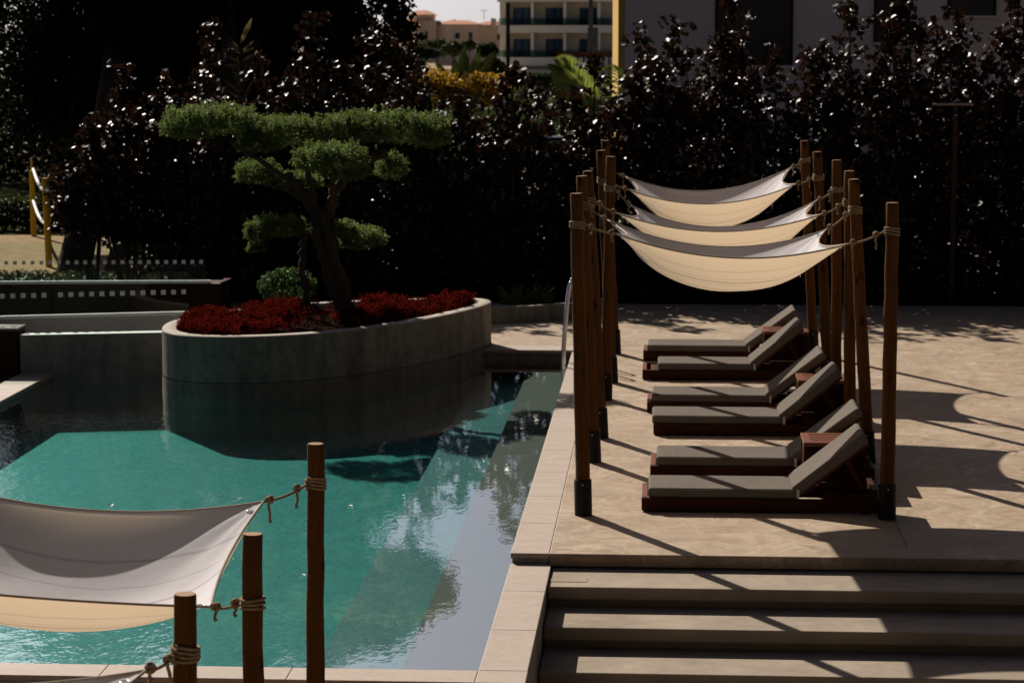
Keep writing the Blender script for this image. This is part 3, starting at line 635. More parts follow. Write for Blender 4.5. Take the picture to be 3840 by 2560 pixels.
for i, (x, y, a, lb) in enumerate(spots):
    o = lng if i == 0 else copy_tree(lng); o.location = (x, y, .001); o.rotation_euler.z = R(a); o['label'] = lb; o['group'] = 'sun loungers under the cream shade sails'
    for ch in o.children:
        if ch.name.startswith('back'):
            hp = Matrix.Translation((1.315, 0, .125)); ch.matrix_local = hp @ Matrix.Rotation(R((0, 1.5, -1.2, .8, -1.6, 2.2)[i]), 4, 'Y') @ hp.inverted()
    if i == 4:
        for ch in o.children:
            if 'cushion' in ch.name and 'seat' in ch.name: ch.location.x = .13; ch.scale.x = .93
    if i == 2:
        for ch in o.children:
            if 'seat_cushion' in ch.name: ch.location.x = -.07; ch.scale.x = 1.05
def make_table():
    o = thing('side_table', '', 'side table'); W = .55
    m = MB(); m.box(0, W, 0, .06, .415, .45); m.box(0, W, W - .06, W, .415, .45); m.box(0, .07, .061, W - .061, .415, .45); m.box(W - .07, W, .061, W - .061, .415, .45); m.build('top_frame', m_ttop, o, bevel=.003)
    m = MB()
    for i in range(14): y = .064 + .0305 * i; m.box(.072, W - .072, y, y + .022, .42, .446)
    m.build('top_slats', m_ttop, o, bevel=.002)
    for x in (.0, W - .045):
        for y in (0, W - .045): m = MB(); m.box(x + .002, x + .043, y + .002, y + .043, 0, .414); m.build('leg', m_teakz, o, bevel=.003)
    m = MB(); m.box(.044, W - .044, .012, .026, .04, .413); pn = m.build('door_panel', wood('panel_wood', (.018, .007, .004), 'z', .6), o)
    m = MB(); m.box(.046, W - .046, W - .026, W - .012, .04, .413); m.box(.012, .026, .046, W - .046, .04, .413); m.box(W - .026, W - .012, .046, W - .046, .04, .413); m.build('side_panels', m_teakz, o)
    m = MB(); m.blob((.20, .004, .27), .008, .012, .012); m.build('knob', m_chrome, pn, origin=Z0); return o
tb = make_table()
for i, (x, y, lb) in enumerate([(1.235, 21.02, 'square slatted teak side table nearest the camera, beside the front lounger'), (1.40, 25.0, 'square teak side table between the third and fourth loungers'), (1.215, 29.3, 'square teak side table farthest from the camera, between the last two loungers')]):
    o = tb if i == 0 else copy_tree(tb); o.location = (x, y, .001); o['label'] = lb; o['group'] = 'teak side tables between the loungers'

# ---------------------------------------------------------------- pool ladder rail
q = at(2140, 1310, z=0); lx = -1.02
ld = thing('pool_handrail', 'polished stainless steel pool handrail at the far corner of the coping', 'handrail', (lx, 30.2, 0))
for dx in (0, .45):
    pts = [(lx - .19, 29.3 + dx, -.45), (lx - .215, 29.3 + dx, .05), (lx - .18, 29.35 + dx, .6), (lx - .14, 29.4 + dx, .98), (lx - .11, 29.42 + dx, 1.04), (lx - .07, 29.45 + dx, .98), (lx - .06, 29.5 + dx, .4), (lx - .06, 29.5 + dx, .0)]
    P = [Vector(p) for p in pts]; o_ = []
    for i in range(len(P) - 1):
        for k in range(4): o_.append(P[i].lerp(P[i + 1], k / 4))
    o_.append(P[-1])
    for _ in range(3): o_ = [o_[0]] + [(o_[i - 1] + o_[i] * 2 + o_[i + 1]) / 4 for i in range(1, len(o_) - 1)] + [o_[-1]]
    m = MB(); m.tube(o_, .021, 10); m.build('rail', m_chrome, ld)

# ---------------------------------------------------------------- yellow court posts
cp = thing('court_post', 'tall yellow volleyball post standing farther off on the sand', 'post', at(125, 885, z=0), group='yellow volleyball posts')
a = at(127, 885, z=0); ytop = at(122, 590, Y=a.y)
m = MB(); m.tube([a, Vector((a.x - .01, a.y, at(122, 640, Y=a.y).z))], .055, 10); m.build('shaft', plain('yellow_paint', (.55, .36, .02), .5, .1), cp)
m = MB(); m.tube([Vector((a.x - .01, a.y, at(122, 640, Y=a.y).z)), Vector((a.x - .01, a.y, ytop.z))], .02, 8); m.build('tip', m_ylw, cp)
b = at(184, 1000, z=0); cp2 = thing('court_post', 'nearer yellow volleyball post with the net tapes tied to it', 'post', b, group='yellow volleyball posts')
m = MB(); m.tube([b, Vector((b.x - .03, b.y, at(176, 668, Y=b.y).z))], .06, 10); m.build('shaft', bpy.data.materials['yellow_paint'], cp2)
nt_ = thing('net_tape', 'two white net tapes slung between the yellow posts', 'net', (a.x, a.y, 1.4))
for (y1, y2) in ((632, 715), (750, 838)):
    A_ = at(124, y1, Y=a.y); B_ = at(174, y2, Y=b.y); P = [A_.lerp(B_, t / 10) + Vector((0, 0, -.12 * 4 * (t / 10) * (1 - t / 10))) for t in range(11)]
    m = MB(); m.tube(P, .033, 6); m.build('tape', m_lip, nt_)

# ---------------------------------------------------------------- vegetation
def branchy(m, base, tips, r0, rr, n=6):
    for tp in tips:
        mid = base.lerp(tp, .5) + Vector((rr.uniform(-.12, .12), rr.uniform(-.12, .12), rr.uniform(-.05, .15)))
        m.tube([base, base.lerp(mid, .55) + Vector((0, 0, .05)), mid, tp], [r0, r0 * .8, r0 * .55, r0 * .2], n)
YH = 37.75
def shrub(label, cx, top, wpx, seed, dens=1., zlow=.15, dy=0., mat=None, lsz=.10):
    Y = YH + dy; zt_ = at(cx, top, Y=Y).z; bx_ = at(cx, 800, Y=Y).x; wd = wpx * Y / F * 1.25
    rr = random.Random(seed); g = np.random.default_rng(seed); o = thing('purple_leaf_shrub', label, 'shrub', (bx_, Y, 0), group='purple-leaved shrubs of the hedge behind the pool and deck')
    rt = Vector((bx_, Y, -.02)); tight = []; wide = []; m = MB()
    ns = max(5, int(6 * wd))
    for k in range(ns):
        main = k == 0; sx = 0 if main else rr.uniform(-.5, .5) * wd; sy = rr.uniform(-.35, .35); hh = zt_ if main else zt_ * (rr.uniform(.66, .97) if dens < 1.05 or cx < 2380 else rr.uniform(.80, 1.0)) * (1 - .25 * abs(sx) / (wd * .5) * rr.random())
        a = rt + Vector((sx * .15, 0, 0)); b = Vector((bx_ + sx * .8, Y + sy * .8, hh * .4)); c_ = Vector((bx_ + sx * rr.uniform(.8, 1.15), Y + sy, hh))
        P = [a.lerp(b, t).lerp(b.lerp(c_, t), t) for t in [i / 10 for i in range(11)]]
        m.tube(P, [.026 * (1 - i / 12) + .004 for i in range(11)], 6)
        nt2 = int(hh * 8.5 * dens)
        for i in range(nt2):
            t = .12 + .88 * (i + rr.random()) / nt2; q = P[min(9, int(t * 10))].lerp(P[min(10, int(t * 10) + 1)], (t * 10) % 1)
            an = rr.uniform(0, 6.283); L = rr.uniform(.10, .42) * (1.15 - .6 * t) + .05; e = q + Vector((L * math.cos(an), L * .8 * math.sin(an), L * rr.uniform(-.1, .6)))
            if e.z > zt_ + .05: e.z = zt_ + .05
            if e.z < zlow: continue
            tight.append(tuple(e))
            if rr.random() < .35: m.tube([q, e], [.006, .003], 4)
        for j in range(5): tight.append((c_.x + rr.uniform(-.03, .03), c_.y, c_.z - .07 * j))
    nf = int(95 * dens * dens * wd * zt_ * .62)
    for _ in range(nf):
        t = rr.random() ** 1.15 * .72; wide.append((bx_ + rr.uniform(-.5, .5) * wd, Y + rr.uniform(-.35, .45), zlow + (zt_ - zlow) * t))
    P = np.concatenate([clumps(tight, .115, 8, g), clumps(wide, .16, 6, g)]) if wide else clumps(tight, .115, 8, g)
    leafmesh('foliage', P, lsz, mat or m_hedge, o, .8, .95, g, fold=.13)
    m.build('branches', m_bark, o); return o
S = [(345, 560, 230, 'low loose purple-leaved shrub at the left end of the hedge, weeping toward the sand court', 1.0, 1.0), (480, 250, 250, 'purple-leaved shrub second from the left end of the hedge', 1.0, .8), (640, 290, 240, 'dark shrub behind the left pad of the cloud-pruned tree', 1.0, .1),
     (790, 85, 230, 'tall dark shrub rising above the leftmost pad of the cloud-pruned tree', 1.1, .1), (960, 220, 240, 'dark shrub behind the gap between the two left pads', 1.1, .1), (1160, 60, 250, 'dark shrub directly above the middle of the cloud-pruned tree', 1.1, .1),
     (1375, 120, 210, 'dark shrub above the right pad, left of the red-tipped one', 1.1, .1), (1545, 168, 200, 'purple shrub with a rounded head in front of the distant villas', 1.1, .1), (1735, 360, 230, 'lower purple shrub in front of the yellow bush', 1.1, .1),
     (1925, 250, 230, 'purple shrub rising in front of the hotel left of the palm frond', 1.1, .1), (2110, 370, 200, 'low dip of the hedge below the bright palm frond', 1.1, .1), (2225, 215, 170, 'purple shrub head overlapping the right of the bright palm frond', 1.0, .1),
     (2400, 120, 230, 'purple shrub in front of the yellow corner of the grey building', 1.15, .1), (2520, 85, 230, 'tall purple shrub against the grey wall right of the yellow corner', 1.1, .12), (2740, -10, 250, 'tall purple shrub in front of the widest dark window', 1.1, .2),
     (2905, 195, 170, 'short purple shrub below the pale window sill', 1.0, .12), (3050, 190, 180, 'thin purple shrub right of the window sill with bare grey wall above it', 1.0, .1), (3175, 20, 250, 'broad purple shrub between the first and second dark windows', 1.15, .1),
     (3390, -15, 240, 'purple shrub in front of the narrow second window', 1.15, .1), (3590, 55, 250, 'purple shrub behind the thin lamp post', 1.15, .1), (3790, 10, 260, 'purple shrub at the right edge of the hedge', 1.15, .1), (3980, 40, 260, 'purple shrub just past the right edge of the photo', .7, .1)]
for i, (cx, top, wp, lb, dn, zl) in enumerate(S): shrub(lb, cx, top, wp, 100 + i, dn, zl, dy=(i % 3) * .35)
# big dark trees behind on the left
def bigtree(label, bx_, by, cenx, ceny, z0, z1, rx, ry, nC, seed, tr=.28, lsz=.15, mat=None, name='spreading_tree', extra=()):
    rr = random.Random(seed); g = np.random.default_rng(seed); o = thing(name, label, 'tree', (bx_, by, 0), group='dark trees behind the pool'); cen = []
    lobes = [(rr.uniform(-.55, .55), rr.uniform(-.4, .4), rr.uniform(.15, .85), rr.uniform(.45, .62)) for _ in range(9)]
    zc = (z0 + z1) / 2; hz = (z1 - z0) / 2
    while len(cen) < nC:
        lx_, ly, lz, lr = rr.choice(lobes); v = Vector((rr.gauss(0, 1), rr.gauss(0, 1), rr.gauss(0, 1))).normalized() * rr.random() ** .4
        x = lx_ + v.x * lr; y = ly + v.y * lr; z = (lz * 2 - 1) + v.z * lr
        if abs(z) > 1: continue
        cen.append((cenx + x * rx, ceny + y * ry, zc + z * hz))
    for (ex, ey, ez, er, eh, en) in extra:
        for _ in range(en): v = Vector((rr.gauss(0, 1), rr.gauss(0, 1), rr.gauss(0, 1))).normalized() * rr.random() ** .4; cen.append((ex + v.x * er, ey + v.y * er, ez + v.z * eh))
    leafmesh('crown', clumps(cen, .32, 12, g), lsz, mat or m_dark, o, .5, .6, g)
    m = MB(); B = Vector((bx_, by, -.05)); Tt = Vector((cenx, ceny, z0 + (z1 - z0) * .35)); k1 = B.lerp(Tt, .45); k1.x += .1
    m.tube([B, B + Vector((0, 0, .25)), k1, Tt], [tr * 1.3, tr * 1.05, tr * .9, tr * .6], 12)
    for i in range(9): c_ = Vector(rr.choice(cen)); m.tube([k1.lerp(Tt, rr.uniform(.3, 1)), Tt.lerp(c_, .5) + Vector((0, 0, .2)), c_], [tr * .4, tr * .25, tr * .06], 7)
    m.build('trunk', m_bark, o); return o
t1 = at(285, 1020, z=0); t2 = at(500, 1020, z=0)
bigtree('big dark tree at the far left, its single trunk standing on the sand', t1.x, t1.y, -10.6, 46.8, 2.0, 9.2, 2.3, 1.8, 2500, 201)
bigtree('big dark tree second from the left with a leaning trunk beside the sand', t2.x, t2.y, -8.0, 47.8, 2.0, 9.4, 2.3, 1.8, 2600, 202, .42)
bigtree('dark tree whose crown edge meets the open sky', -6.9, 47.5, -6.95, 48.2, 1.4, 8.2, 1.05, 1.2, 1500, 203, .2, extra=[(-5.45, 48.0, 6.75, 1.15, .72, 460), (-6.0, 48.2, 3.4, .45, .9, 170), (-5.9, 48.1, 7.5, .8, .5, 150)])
def conifer(label, x, y, h, r, seed, nC=900):
    rr = random.Random(seed); g = np.random.default_rng(seed); o = thing('dense_tree', label, 'tree', (x, y, 0), group='dark evergreens behind the hedge'); cen = []
    while len(cen) < nC:
        t = rr.random(); e = r * (1 - .45 * t ** 3) * rr.uniform(.75, 1.05); an = rr.uniform(0, 6.283); cen.append((x + e * math.cos(an), y + e * math.sin(an) * .8, .05 + h * t))
    leafmesh('crown', clumps(cen, .3, 10, g), .16, m_dark, o, .3, .5, g)
    m = MB(); m.tube([(x, y, -.05), (x, y, h * .9)], [.16, .04], 7); m.build('trunk', m_bark, o)
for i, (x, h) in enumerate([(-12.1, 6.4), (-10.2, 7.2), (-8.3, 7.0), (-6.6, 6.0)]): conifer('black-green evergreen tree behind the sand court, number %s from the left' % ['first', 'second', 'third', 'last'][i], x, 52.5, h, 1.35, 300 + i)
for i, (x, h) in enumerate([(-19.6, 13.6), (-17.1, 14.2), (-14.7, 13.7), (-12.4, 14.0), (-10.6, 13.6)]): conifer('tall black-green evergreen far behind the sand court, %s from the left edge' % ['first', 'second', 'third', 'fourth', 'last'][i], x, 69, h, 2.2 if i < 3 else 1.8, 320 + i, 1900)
g = np.random.default_rng(66); cc = [(x, 50.6 + g.normal() * .25, g.uniform(.02, .5)) for x in np.linspace(-20, -8, 420)]; uh = thing('low_dark_hedge', 'low black-green clipped hedge closing the back of the sand court', 'hedge', (-13, 50.6, 0))
leafmesh('foliage', clumps(cc, .2, 14, g), .13, m_dark, uh, .3, .5, g)
m = MB(); [m.tube([(x, 50.6, -.02), (x, 50.6, .4)], .02, 5) for x in np.linspace(-19.5, -8.5, 12)]; m.build('stem', m_bark, uh)
# far-left lit grass verge
m = MB()
gp = []
gg = np.random.default_rng(8); gp = np.stack([gg.uniform(-19, -12.2, 5000), gg.uniform(54.5, 57.5, 5000), gg.uniform(0, .3, 5000)], 1)
tag(leafmesh('meadow_grass', gp, .2, m_bush, None, .1, .2, gg), 'strip of rough green growth beyond the sand at the left edge', 'grass', kind='stuff')
gp = np.stack([gg.uniform(-13.5, -7.5, 9000), gg.uniform(36.9, 40.6, 9000), gg.uniform(0, .09, 9000)], 1)
tag(leafmesh('verge_grass', gp, .10, m_bush, None, .0, .12, gg), 'rough grass fringe in front of the sand court', 'grass', kind='stuff')
# banana plant, yellow bush, palm frond
def blade(m, root, tip, width, droop, nseg=14, up=Vector((0, 0, 1))):
    root = Vector(root); tip = Vector(tip); d = tip - root; side = d.cross(Vector((0, 1, 0))).normalized(); vs = []
    for i in range(nseg + 1):
        t = i / nseg; p = root + d * t + Vector((0, 0, -droop * t * t)); wq = width * math.sin(math.pi * min(1, .08 + t * .93)) ** .7
        vs += [p - side * wq + Vector((0, -.1 * wq, 0)), p + Vector((0, .25 * wq, 0)), p + side * wq + Vector((0, -.1 * wq, 0))]
    m.add(vs, [f for i in range(nseg) for f in ((3 * i, 3 * i + 1, 3 * i + 4, 3 * i + 3), (3 * i + 1, 3 * i + 2, 3 * i + 5, 3 * i + 4))], True)
YB2 = 56.0
bn = thing('banana_plant', 'banana plant with broad upright green leaves behind the yellow bush', 'plant', (*at(1750, 500, Y=YB2).xy, 0))
for k, (x1, y1, wd) in enumerate([(1640, 235, .14), (1700, 215, .14), (1740, 175, .17), (1800, 185, .15), (1860, 190, .12), (1770, 260, .14), (1690, 280, .12), (1830, 250, .13)]):
    m = MB(); a = at(1750 + (k - 4) * 6, 400, Y=YB2); tp = at(x1, y1, Y=YB2 + (k % 3) * .2 - .2); blade(m, a, tp + Vector((0, 0, .1)), wd * .95, .1); m.build('leaf', m_banana, bn)
m = MB(); a = at(1750, 400, Y=YB2); m.tube([(a.x, a.y, -.05), (a.x, a.y, a.z)], [.11, .07], 8); m.build('stem', m_bush, bn)
ys_ = thing('yellow_bush', 'golden yellow flowering bush in front of the banana plant', 'shrub', (*at(1740, 400, Y=54).xy, 0)); g = np.random.default_rng(77); cen = []
for (x, y, r) in [(1650, 300, 55), (1620, 290, 30), (1700, 310, 40), (1830, 310, 55), (1870, 330, 35), (1790, 300, 30), (1740, 340, 40), (1880, 300, 20), (1660, 350, 40), (1850, 370, 40)]:
    for _ in range(int(r * .8)): q = at(x + g.normal() * r * .5, y + g.normal() * r * .3, Y=54 + g.normal() * .25); cen.append(tuple(q))
leafmesh('foliage', clumps(cen, .13, 12, g), .085, m_yel, ys_, .6, .5, g)
m = MB(); a = at(1740, 380, Y=54); rr = random.Random(5)
for c_ in cen[::14]: m.tube([(a.x, a.y, -.05), (a.x, a.y, a.z - .4), c_], [.03, .02, .006], 5)
m.build('branches', m_bark, ys_)
YP = 42.5
pm = thing('palm', 'palm with one bright yellow-green arching fan of leaflets in front of the hotel', 'palm', (*at(2190, 600, Y=YP).xy, 0))
rach = [at(x, y, Y=YP + (i - 3) * .04) for i, (x, y) in enumerate([(2230, 430), (2210, 380), (2180, 330), (2150, 290), (2120, 262), (2085, 245)])]
rs = []
for i in range(5):
    for k in range(15): rs.append(rach[i].lerp(rach[i + 1], k / 15))
for sd in (1, -1):
    m = MB()
    for i, p in enumerate(rs):
        t = i / len(rs); ln = .46 * math.sin(math.pi * (.30 + .62 * t)) + .06; dr = Vector((-.55 - .45 * t, 0, .35 + .35 * t)) if sd > 0 else Vector((.30 - .5 * t, 0, .62 + .2 * t))
        dr = (Vector((-.95, 0, -.05 + .45 * t)) if sd < 0 else Vector((.25 - .6 * t, 0, .92))).normalized(); dr.y = .10 * math.sin(i * 2.4)
        blade(m, p, p + dr * ln, .0075, .05, 5, Vector((0, 0, 1)))
    m.build('leaflets', m_palm, pm)
m = MB(); m.tube(rs, [.016 - .012 * i / len(rs) for i in range(len(rs))], 5); m.build('frond_stem', m_palm, pm)
for k, (x1, y1) in enumerate([(2420, 280), (2040, 330), (2300, 240)]):
    m = MB(); b0 = at(2230, 430, Y=YP); e0 = at(x1, y1, Y=YP + .4)
    for j in range(26): t = j / 26; p = b0.lerp(e0, t) + Vector((0, 0, .25 * math.sin(math.pi * t))); blade(m, p, p + Vector((.3 * (1 if j % 2 else -1), .1, .15 - .3 * t)), .012, .12, 4)
    m.build('dark_frond', m_banana, pm)
a = at(2230, 430, Y=YP); m = MB(); m.tube([(a.x, a.y, -.05), (a.x, a.y, a.z)], [.12, .08], 8); m.build('trunk', m_bark, pm)
# tall pale grass plume on left
pz = thing('cycad', 'pale brown dried palm spike standing among the dark shrubs at upper left', 'plant', (*at(910, 600, Y=41).xy, 0)); m = MB(); rr = random.Random(4)
for k in range(26):
    a = at(905 + rr.uniform(-8, 8), 330 + rr.uniform(-150, 60), Y=41); tp = a + Vector((rr.uniform(-.3, .25), rr.uniform(-.1, .1), rr.uniform(.05, .4))); blade(m, a, tp, .02, .03, 5)
blade(m, at(905, 160, Y=41), at(945, 68, Y=41), .045, 0, 8); m.build('leaves', leafmat('dry_palm', [(.10, .085, .05), (.14, .11, .06)], .7, .2, .3, (.2, .16, .06)), pz)
m = MB(); a = at(905, 400, Y=41); m.tube([(a.x, a.y, -.05), at(905, 160, Y=41)], [.05, .02], 6); m.build('stem', m_bark, pz)
for k, (x, y) in enumerate([(1945, 1115), (1985, 1105)]):
    a = at(x, 1185, z=0); o = thing('fern', ['small dark fern in the bed behind the curved low wall', 'second small fern just right of the first in the dark bed'][k], 'fern', (a.x, a.y + .6, 0)); m = MB(); rr = random.Random(k)
    for j in range(22): an = rr.uniform(0, 6.283); s0 = Vector((a.x, a.y + .6, .02)); blade(m, s0, s0 + Vector((.38 * math.cos(an), .38 * math.sin(an), rr.uniform(.2, .5))), .02, .08, 6)
    m.build('fronds', m_bush, o)

# ---------------------------------------------------------------- fence, building, far things
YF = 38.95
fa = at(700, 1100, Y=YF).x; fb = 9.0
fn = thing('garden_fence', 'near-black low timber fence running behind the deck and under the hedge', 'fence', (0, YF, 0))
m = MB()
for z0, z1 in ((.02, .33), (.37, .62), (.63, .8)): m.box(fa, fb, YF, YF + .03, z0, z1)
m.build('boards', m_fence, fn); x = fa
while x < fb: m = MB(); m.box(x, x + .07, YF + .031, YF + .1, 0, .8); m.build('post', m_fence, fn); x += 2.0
bh = thing('rear_sky_blocker', 'dark clad building with a balcony, added behind the camera to block sky light', 'building', (0, -9, ZL))
m = MB(); m.box(-24, 24, -15, -4, ZL, 22); m.build('wall', plain('sky_blocker_dark', (.05, .043, .038), .9, .1, .5), bh)  # unseen building added to cut sky fill, dark so it bounces little
m = MB(); m.box(-24, 24, -3.99, -.8, 2.1, 2.35); m.build('balcony_slab', m_step, bh)
for i in range(8):
    for z in (-.9, 2.7, 6, 9.3, 12.6, 15.9): m = MB(); m.box(-22 + 5.6 * i, -18.5 + 5.6 * i, -3.995, -3.95, z, z + 2.3); m.build('window', m_win, bh)  # windows of the added rear sky blocker
sb = thing('side_sky_blocker', 'dark clad building right of the deck, outside the frame, added to block sky light', 'building', (19, 10, ZL))
m = MB(); m.box(17, 26, -4, 33, ZL + .01, 12); m.build('wall', bpy.data.materials['sky_blocker_dark'], sb)  # added out of view to keep sky fill off the deck
for i in range(7):
    for z in (.6, 3.9, 7.2): m = MB(); m.box(16.95, 16.995, -2 + 5 * i, 1.2 + 5 * i, z, z + 2.2); m.build('window', m_win, sb)  # windows of the added side sky blocker
# near building
K = at(2342, 400, Y=47); K2 = at(2297, 400, Y=53)
bd = thing('apartment_building', 'grey rendered building with dark windows and a yellow side, behind the hedge on the right', 'building', (K.x, K.y, 0))
HB = 6.0
m = MB(); m.box(K.x, K.x + 17, K.y, K.y + 8, -.05, HB); wl = m.build('wall', m_wall, bd)
K1b = at(2330, 400, Y=48.6)
m = MB(); m.prism([(K.x - .003, K.y + .02), (K.x - .003, K.y + 6), (K2.x, K2.y), (K2.x - .0, K2.y - .3), (K1b.x - .04, K.y + .06)], -.05, HB - .01); m.build('yellow_wall', m_ylw, bd)
for (x0, x1, ybt) in ((2680, 2972, 246), (3275, 3412, 160), (3552, 3735, 60)):
    a = at(x0, ybt, Y=K.y); b = at(x1, ybt, Y=K.y)
    m = MB(); m.box(a.x, b.x, K.y - .012, K.y + .05, a.z, HB - .25); wn = m.build('window', m_win, bd)
    m = MB(); m.box(a.x - .03, b.x + .03, K.y - .08, K.y - .013, a.z - .05, a.z - .001); m.build('sill', m_lip, wn, origin=bd.location)
    for xx in (a.x, b.x - .05): m = MB(); m.box(xx, xx + .05, K.y - .03, K.y - .0125, a.z, HB - .25); m.build('jamb', m_steel, wn, origin=bd.location)
m = MB(); m.box(K.x - .1, K.x + 17.1, K.y - .1, K.y + 8.1, HB + .001, HB + .15); m.build('roof', m_wall, bd)
# white garden wall seen through gaps
a = at(1420, 800, Y=46); b = at(2330, 800, Y=46); o = wallseg('garden_wall', 'dull pinkish grey garden wall glimpsed through gaps in the hedge', a, b, -.05, 1.75, .2, plain('dull_render', (.22, .18, .17), .9, .1))
# parked vehicle roof glimpsed behind the hedge
a = at(1985, 560, Y=43); b = at(2165, 560, Y=43); ck = thing('garden_shelter', 'dark green flat shelter roof with a pale stripe glimpsed through the hedge', 'shelter', ((a.x + b.x) / 2, 43, 0))
zr = at(2060, 515, Y=43).z; m = MB(); m.box(a.x, b.x, 42.9, 43.9, zr - .22, zr); m.build('roof', plain('green_metal', (.02, .035, .03), .3, .1), ck)
m = MB(); m.box(a.x + .35, b.x, 42.89, 42.899, zr - .10, zr - .06); m.build('stripe', m_lip, ck)
for x in (a.x + .05, b.x - .1): m = MB(); m.box(x, x + .05, 43, 43.05, -.05, zr - .221); m.build('post', m_steel, ck)
# wooden railing and posts
YRL = 62.
a = at(2085, 203, Y=YRL); b = at(2328, 203, Y=YRL); rl = thing('wooden_railing', 'brown wooden railing of a raised deck in front of the hotel', 'railing', ((a.x + b.x) / 2, YRL, 0))
m = MB(); m.box(a.x, b.x, YRL - .05, YRL + .05, a.z - .04, a.z + .05); m.build('handrail', m_teak, rl)
m = MB(); x = a.x + .05
while x < b.x: m.box(x, x + .05, YRL - .02, YRL + .02, a.z - .55, a.z - .041); x += .16
m.build('balusters', m_teakz, rl); m = MB(); m.box(a.x, b.x, YRL - .06, YRL + 1.2, a.z - .75, a.z - .551); m.build('platform', m_teak, rl)
for x in (a.x + .1, b.x - .2): m = MB(); m.box(x, x + .1, YRL + .2, YRL + .3, -.05, a.z - .751); m.build('post', m_teakz, rl)
def post(name, label, cat, x, ytop, Y, r, mat, box=None):
    a = at(x, ytop, Y=Y); o = thing(name, label, cat, (a.x, Y, 0)); m = MB(); m.tube([(a.x, Y, -.05), (a.x, Y, a.z)], r, 10); m.build('shaft', mat, o)
    if box: b1 = at(box[0], box[2], Y=Y); b2 = at(box[1], box[3], Y=Y); m = MB(); m.box(b1.x, b2.x, Y - .16, Y + .16, b2.z, b1.z); m.build('cabinet', mat, o, bevel=.01)
    return o
post('utility_pole', 'thin dark rusty pole in front of the left end of the hotel', 'pole', 1905, 14, 90, .075, plain('rust', (.05, .03, .025), .8))
post('floodlight_mast', 'grey mast with a tall box on it in front of the hotel', 'mast', 2216, -40, 75, .07, plain('mast_grey', (.12, .115, .11), .6), (2204, 2242, 104, 198))
lp = thing('lamp_post', 'thin dark lamp post with a flat T-shaped head behind the right of the deck', 'lamp post', (*at(3572, 1000, Y=36.9).xy, 0)); a = at(3575, 395, Y=36.9); b = at(3570, 1000, Y=36.9)
m = MB(); m.box(b.x - .035, b.x + .035, 36.87, 36.93, 0, a.z - .001); m.build('shaft', plain('lamp_steel', (.035, .026, .022), .5), lp)
a1 = at(3502, 392, Y=36.9); b1 = at(3648, 392, Y=36.9); m = MB(); m.box(a1.x, b1.x, 36.78, 37.02, a.z, a.z + .028); m.build('head', plain('lamp_head', (.30, .24, .22), .4), lp, bevel=.006)
m = MB(); m.blob((b.x + .0, 36.86, a.z - .15), .016, .016, .016); m.build('sensor', m_chrome, lp)
# hotel
YHt = 240.
def hx(px): return at(px, 100, Y=YHt).x
def hz(py): return at(2000, py, Y=YHt).z
ht = thing('hotel', 'pale grey hotel block with long balconies and dark glass doors in the middle distance', 'hotel', (hx(2080), YHt, 0))
m = MB(); m.box(hx(1870), hx(2420), YHt + 1.6, YHt + 14, -6, hz(-60)); m.build('wall', m_hotelw, ht)
for (p0, p1, l_) in ((-8, 8, 1865), (96, 124, 1868), (216, 246, 1868)): m = MB(); m.box(hx(l_), hx(2420), YHt - .2, YHt + 1.59, hz(p1), hz(p0)); m.build('balcony_slab', m_hotel, ht)
m = MB(); m.box(hx(1868), hx(2420), YHt + .6, YHt + 1.59, hz(290), hz(262)); m.build('canopy', m_hotel, ht)
for i, px in enumerate((1884, 1990, 2112, 2240)):
    for (p0, p1) in ((10, 95), (126, 215)): m = MB(); m.box(hx(px), hx(px + 11), YHt + .1, YHt + 1.58, hz(p1), hz(p0)); m.build('divider', m_hotel, ht)
for (p0, p1) in ((70, 95), (190, 215)): m = MB(); m.box(hx(1870), hx(2420), YHt - .15, YHt - .1, hz(p1), hz(p0)); m.build('balcony_glass', m_bal, ht)
for (x0, x1) in ((1924, 1986), (2045, 2108), (2172, 2236)):
    for (p0, p1) in ((30, 95), (147, 215)):
        m = MB(); m.box(hx(x0), hx(x1), YHt + 1.5, YHt + 1.59, hz(p1), hz(p0)); dr_ = m.build('glass_door', m_hwin, ht)
        for q in (x0, (x0 + x1) / 2 - 2, x1 - 4): m = MB(); m.box(hx(q), hx(q + 4), YHt + 1.44, YHt + 1.499, hz(p1), hz(p0)); m.build('jamb', m_steel, dr_, origin=ht.location)
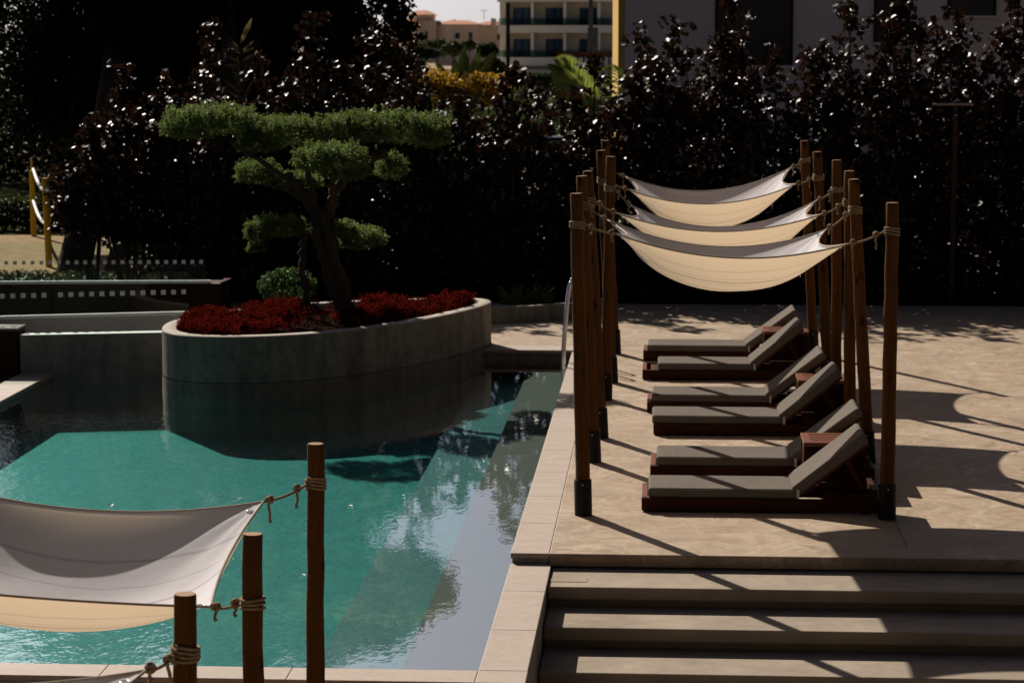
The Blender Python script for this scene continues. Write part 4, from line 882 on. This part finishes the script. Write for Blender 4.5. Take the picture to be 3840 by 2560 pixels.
# villas
YV = 320.
def V(px, py, dy=0): return at(px, py, Y=YV + dy)
def villa(label, x0, x1, ywall, ybase, yridge, wins, rnd_tower=None, dy=0, chim=None):
    A_ = V(x0, ywall, dy); B_ = V(x1, ybase, dy); Y = YV + dy; o = thing('villa', label, 'villa', ((A_.x + B_.x) / 2, Y, B_.z), group='tile-roofed villas on the hill')
    m = MB(); m.box(A_.x, B_.x, Y, Y + 8, B_.z - 2, A_.z); m.build('wall', m_villa, o)
    zr_ = V(x0, yridge, dy).z; e = .35; cx = (A_.x + B_.x) / 2; w2 = (B_.x - A_.x) * .22
    vs = [(A_.x - e, Y - e, A_.z + .002), (B_.x + e, Y - e, A_.z + .002), (B_.x + e, Y + 8 + e, A_.z + .002), (A_.x - e, Y + 8 + e, A_.z + .002), (cx - w2, Y + 4, zr_), (cx + w2, Y + 4, zr_)]
    m = MB(); m.add(vs, [(0, 1, 5, 4), (1, 2, 5), (2, 3, 4, 5), (3, 0, 4), (3, 2, 1, 0)]); rf = m.build('roof', m_roof, o)
    if chim: c_ = V(chim, yridge + 10, dy); m = MB(); m.box(c_.x - .3, c_.x + .3, Y + 2, Y + 2.6, c_.z - 1, c_.z + .6); m.build('chimney', m_villa, rf, origin=o.location)
    for (a1, b1, c1, d1) in wins: p = V(a1, c1, dy); q = V(b1, d1, dy); m = MB(); m.box(p.x, q.x, Y - .05, Y + .05, q.z, p.z); wn = m.build('window', m_win, o)
    return o
villa('nearer white-porched wing of the villa at the left edge of the sky gap', 1450, 1560, 96, 175, 78, [(1510, 1520, 140, 170)], dy=-8)
villa('villa with a small raised tower roof and a pair of dark windows', 1553, 1632, 78, 175, 78.01, [(1560, 1588, 122, 150), (1595, 1604, 118, 150)], dy=-2)
villa('small tower of the villa with its own tiled roof', 1530, 1612, 56, 80, 38, [], dy=2)
villa('long villa with a round bay and low tiled roof', 1632, 1790, 92, 190, 76, [(1706, 1724, 124, 146), (1758, 1771, 122, 150)], dy=0, chim=1845)
villa('villa wing beside the hotel with a chimney on its roof', 1786, 1890, 94, 175, 80, [(1865, 1880, 130, 150)], dy=3, chim=1848)
a = V(1665, 190, -1.2); m = MB(); m.tube([(a.x, YV + .8, V(1, 200).z), (a.x, YV + .8, V(1, 95).z)], (1690 - 1632) * YV / F * .62, 24); rt_ = m
vs_o = [o for o in bpy.data.objects if o.name == 'villa.003'][0]; m.build('round_bay', m_villa, vs_o)
# hillside bushes
bushes = [(1640, 180, 80, 30, 230), (1700, 185, 55, 25, 220), (1590, 200, 70, 22, 200), (1440, 230, 60, 30, 150), (1500, 225, 60, 22, 180), (1560, 250, 60, 24, 140), (1830, 190, 60, 26, 200), (1760, 170, 30, 14, 230), (1845, 250, 60, 40, 100), (1470, 290, 50, 40, 90), (1590, 300, 50, 24, 90), (2030, 300, 80, 26, 120), (2120, 295, 60, 24, 110), (1950, 310, 60, 24, 120)]
for i, (x, y, wx, wz, Y) in enumerate(bushes):
    g = np.random.default_rng(500 + i); c = at(x, y, Y=Y); sx = wx * Y / F * .62; sz = wz * Y / F * .8; gz = c.z - sz * 1.5
    o = thing('hillside_bush', '', 'bush', (c.x, Y, gz), group='green bushes on the hillside behind the hedge')
    o['label'] = 'rounded green bush on the hillside, %s' % ['largest dark one under the villas', 'right part of the clump under the round bay', 'small one left of the villa wall foot', 'beside the dark tree edge', 'low and pale between tree and villas', 'low olive one above the purple head', 'below the right villa wing', 'tiny tree before the round bay', 'right of the banana leaves', 'lowest near the dark tree', 'low one left of the yellow bush', 'below the hotel left of the palm', 'below the hotel behind the palm', 'below the thin rusty pole'][i]
    d = g.normal(size=(420, 3)); d /= np.linalg.norm(d, axis=1)[:, None]; d *= (1 + .2 * np.sin(d[:, :1] * 6 + i))
    leafmesh('foliage', clumps(np.array(c) + d * np.array([sx, sx * .6, sz]), .1 * Y / 100, 6, g), .11 * Y / 100, m_bush, o, .6, .6, g)
    m = MB(); m.tube([(c.x, Y, gz - 1), (c.x, Y, c.z)], [.05 * sx + .03, .03 * sx + .02], 6); m.build('stem', m_bark, o)
g = np.random.default_rng(91); yy = g.uniform(64, 130, 1500); xx = (g.uniform(1380, 2420, 1500) - 2496) / F * yy
zz = g.uniform(0, 1, 1500) * (.4 + .012 * yy); cc = np.stack([xx + .8 * np.sin(zz), yy, zz], 1)
tag(leafmesh('hillside_scrub', clumps(cc, .55, 14, g), .30, m_bush, None, .6, .55, g), 'dark green scrub covering the slope between the hedge and the villas', 'scrub', kind='stuff')
# palms on skyline
for k, (x, y, wd, dy) in enumerate([(1490, 45, 40, 20), (1705, 72, 22, 12)]):
    c = V(x, y + 15, dy); o = thing('distant_palm', ['bushy palm top behind the tower roof on the skyline', 'small palm top above the long villa roof'][k], 'palm', (c.x, YV + dy, 0)); m = MB(); rr = random.Random(k); s = wd * YV / F
    for j in range(30): an = rr.uniform(-.4, 3.5); L = s * rr.uniform(.7, 1.1); blade(m, c, c + Vector((L * math.cos(an), rr.uniform(-.4, .4) * s, L * .75 * abs(math.sin(an)) + .1)), s * .06, s * .25, 6)
    m.build('fronds', m_bush, o); m = MB(); m.tube([(c.x, c.y, -2), c], [.3, .22], 7); m.build('trunk', m_bark, o)
# floating leaves
for k, (x, y) in enumerate([(416, 1896), (1136, 2157), (1312, 1898)]):
    c = at(x, y, z=WL + .004); g = np.random.default_rng(k); o = leafmesh('floating_leaf', [tuple(c)], .09 if k != 1 else .05, m_box, None, 30, .6, g); tag(o, ['small green leaf floating in the middle left of the pool', 'tiny leaf floating beside the far foreground pole', 'tiny leaf floating near the centre of the pool'][k], 'leaf')
# antenna
c = V(1815, 75, 5); o = thing('roof_antenna', 'thin television antenna on the villa skyline', 'antenna', (c.x, c.y, c.z)); m = MB(); m.tube([c, c + Vector((0, 0, 1.3))], .04, 5); m.tube([c + Vector((-.5, 0, 1.2)), c + Vector((.5, 0, 1.25))], .035, 5); m.build('mast', m_steel, o)
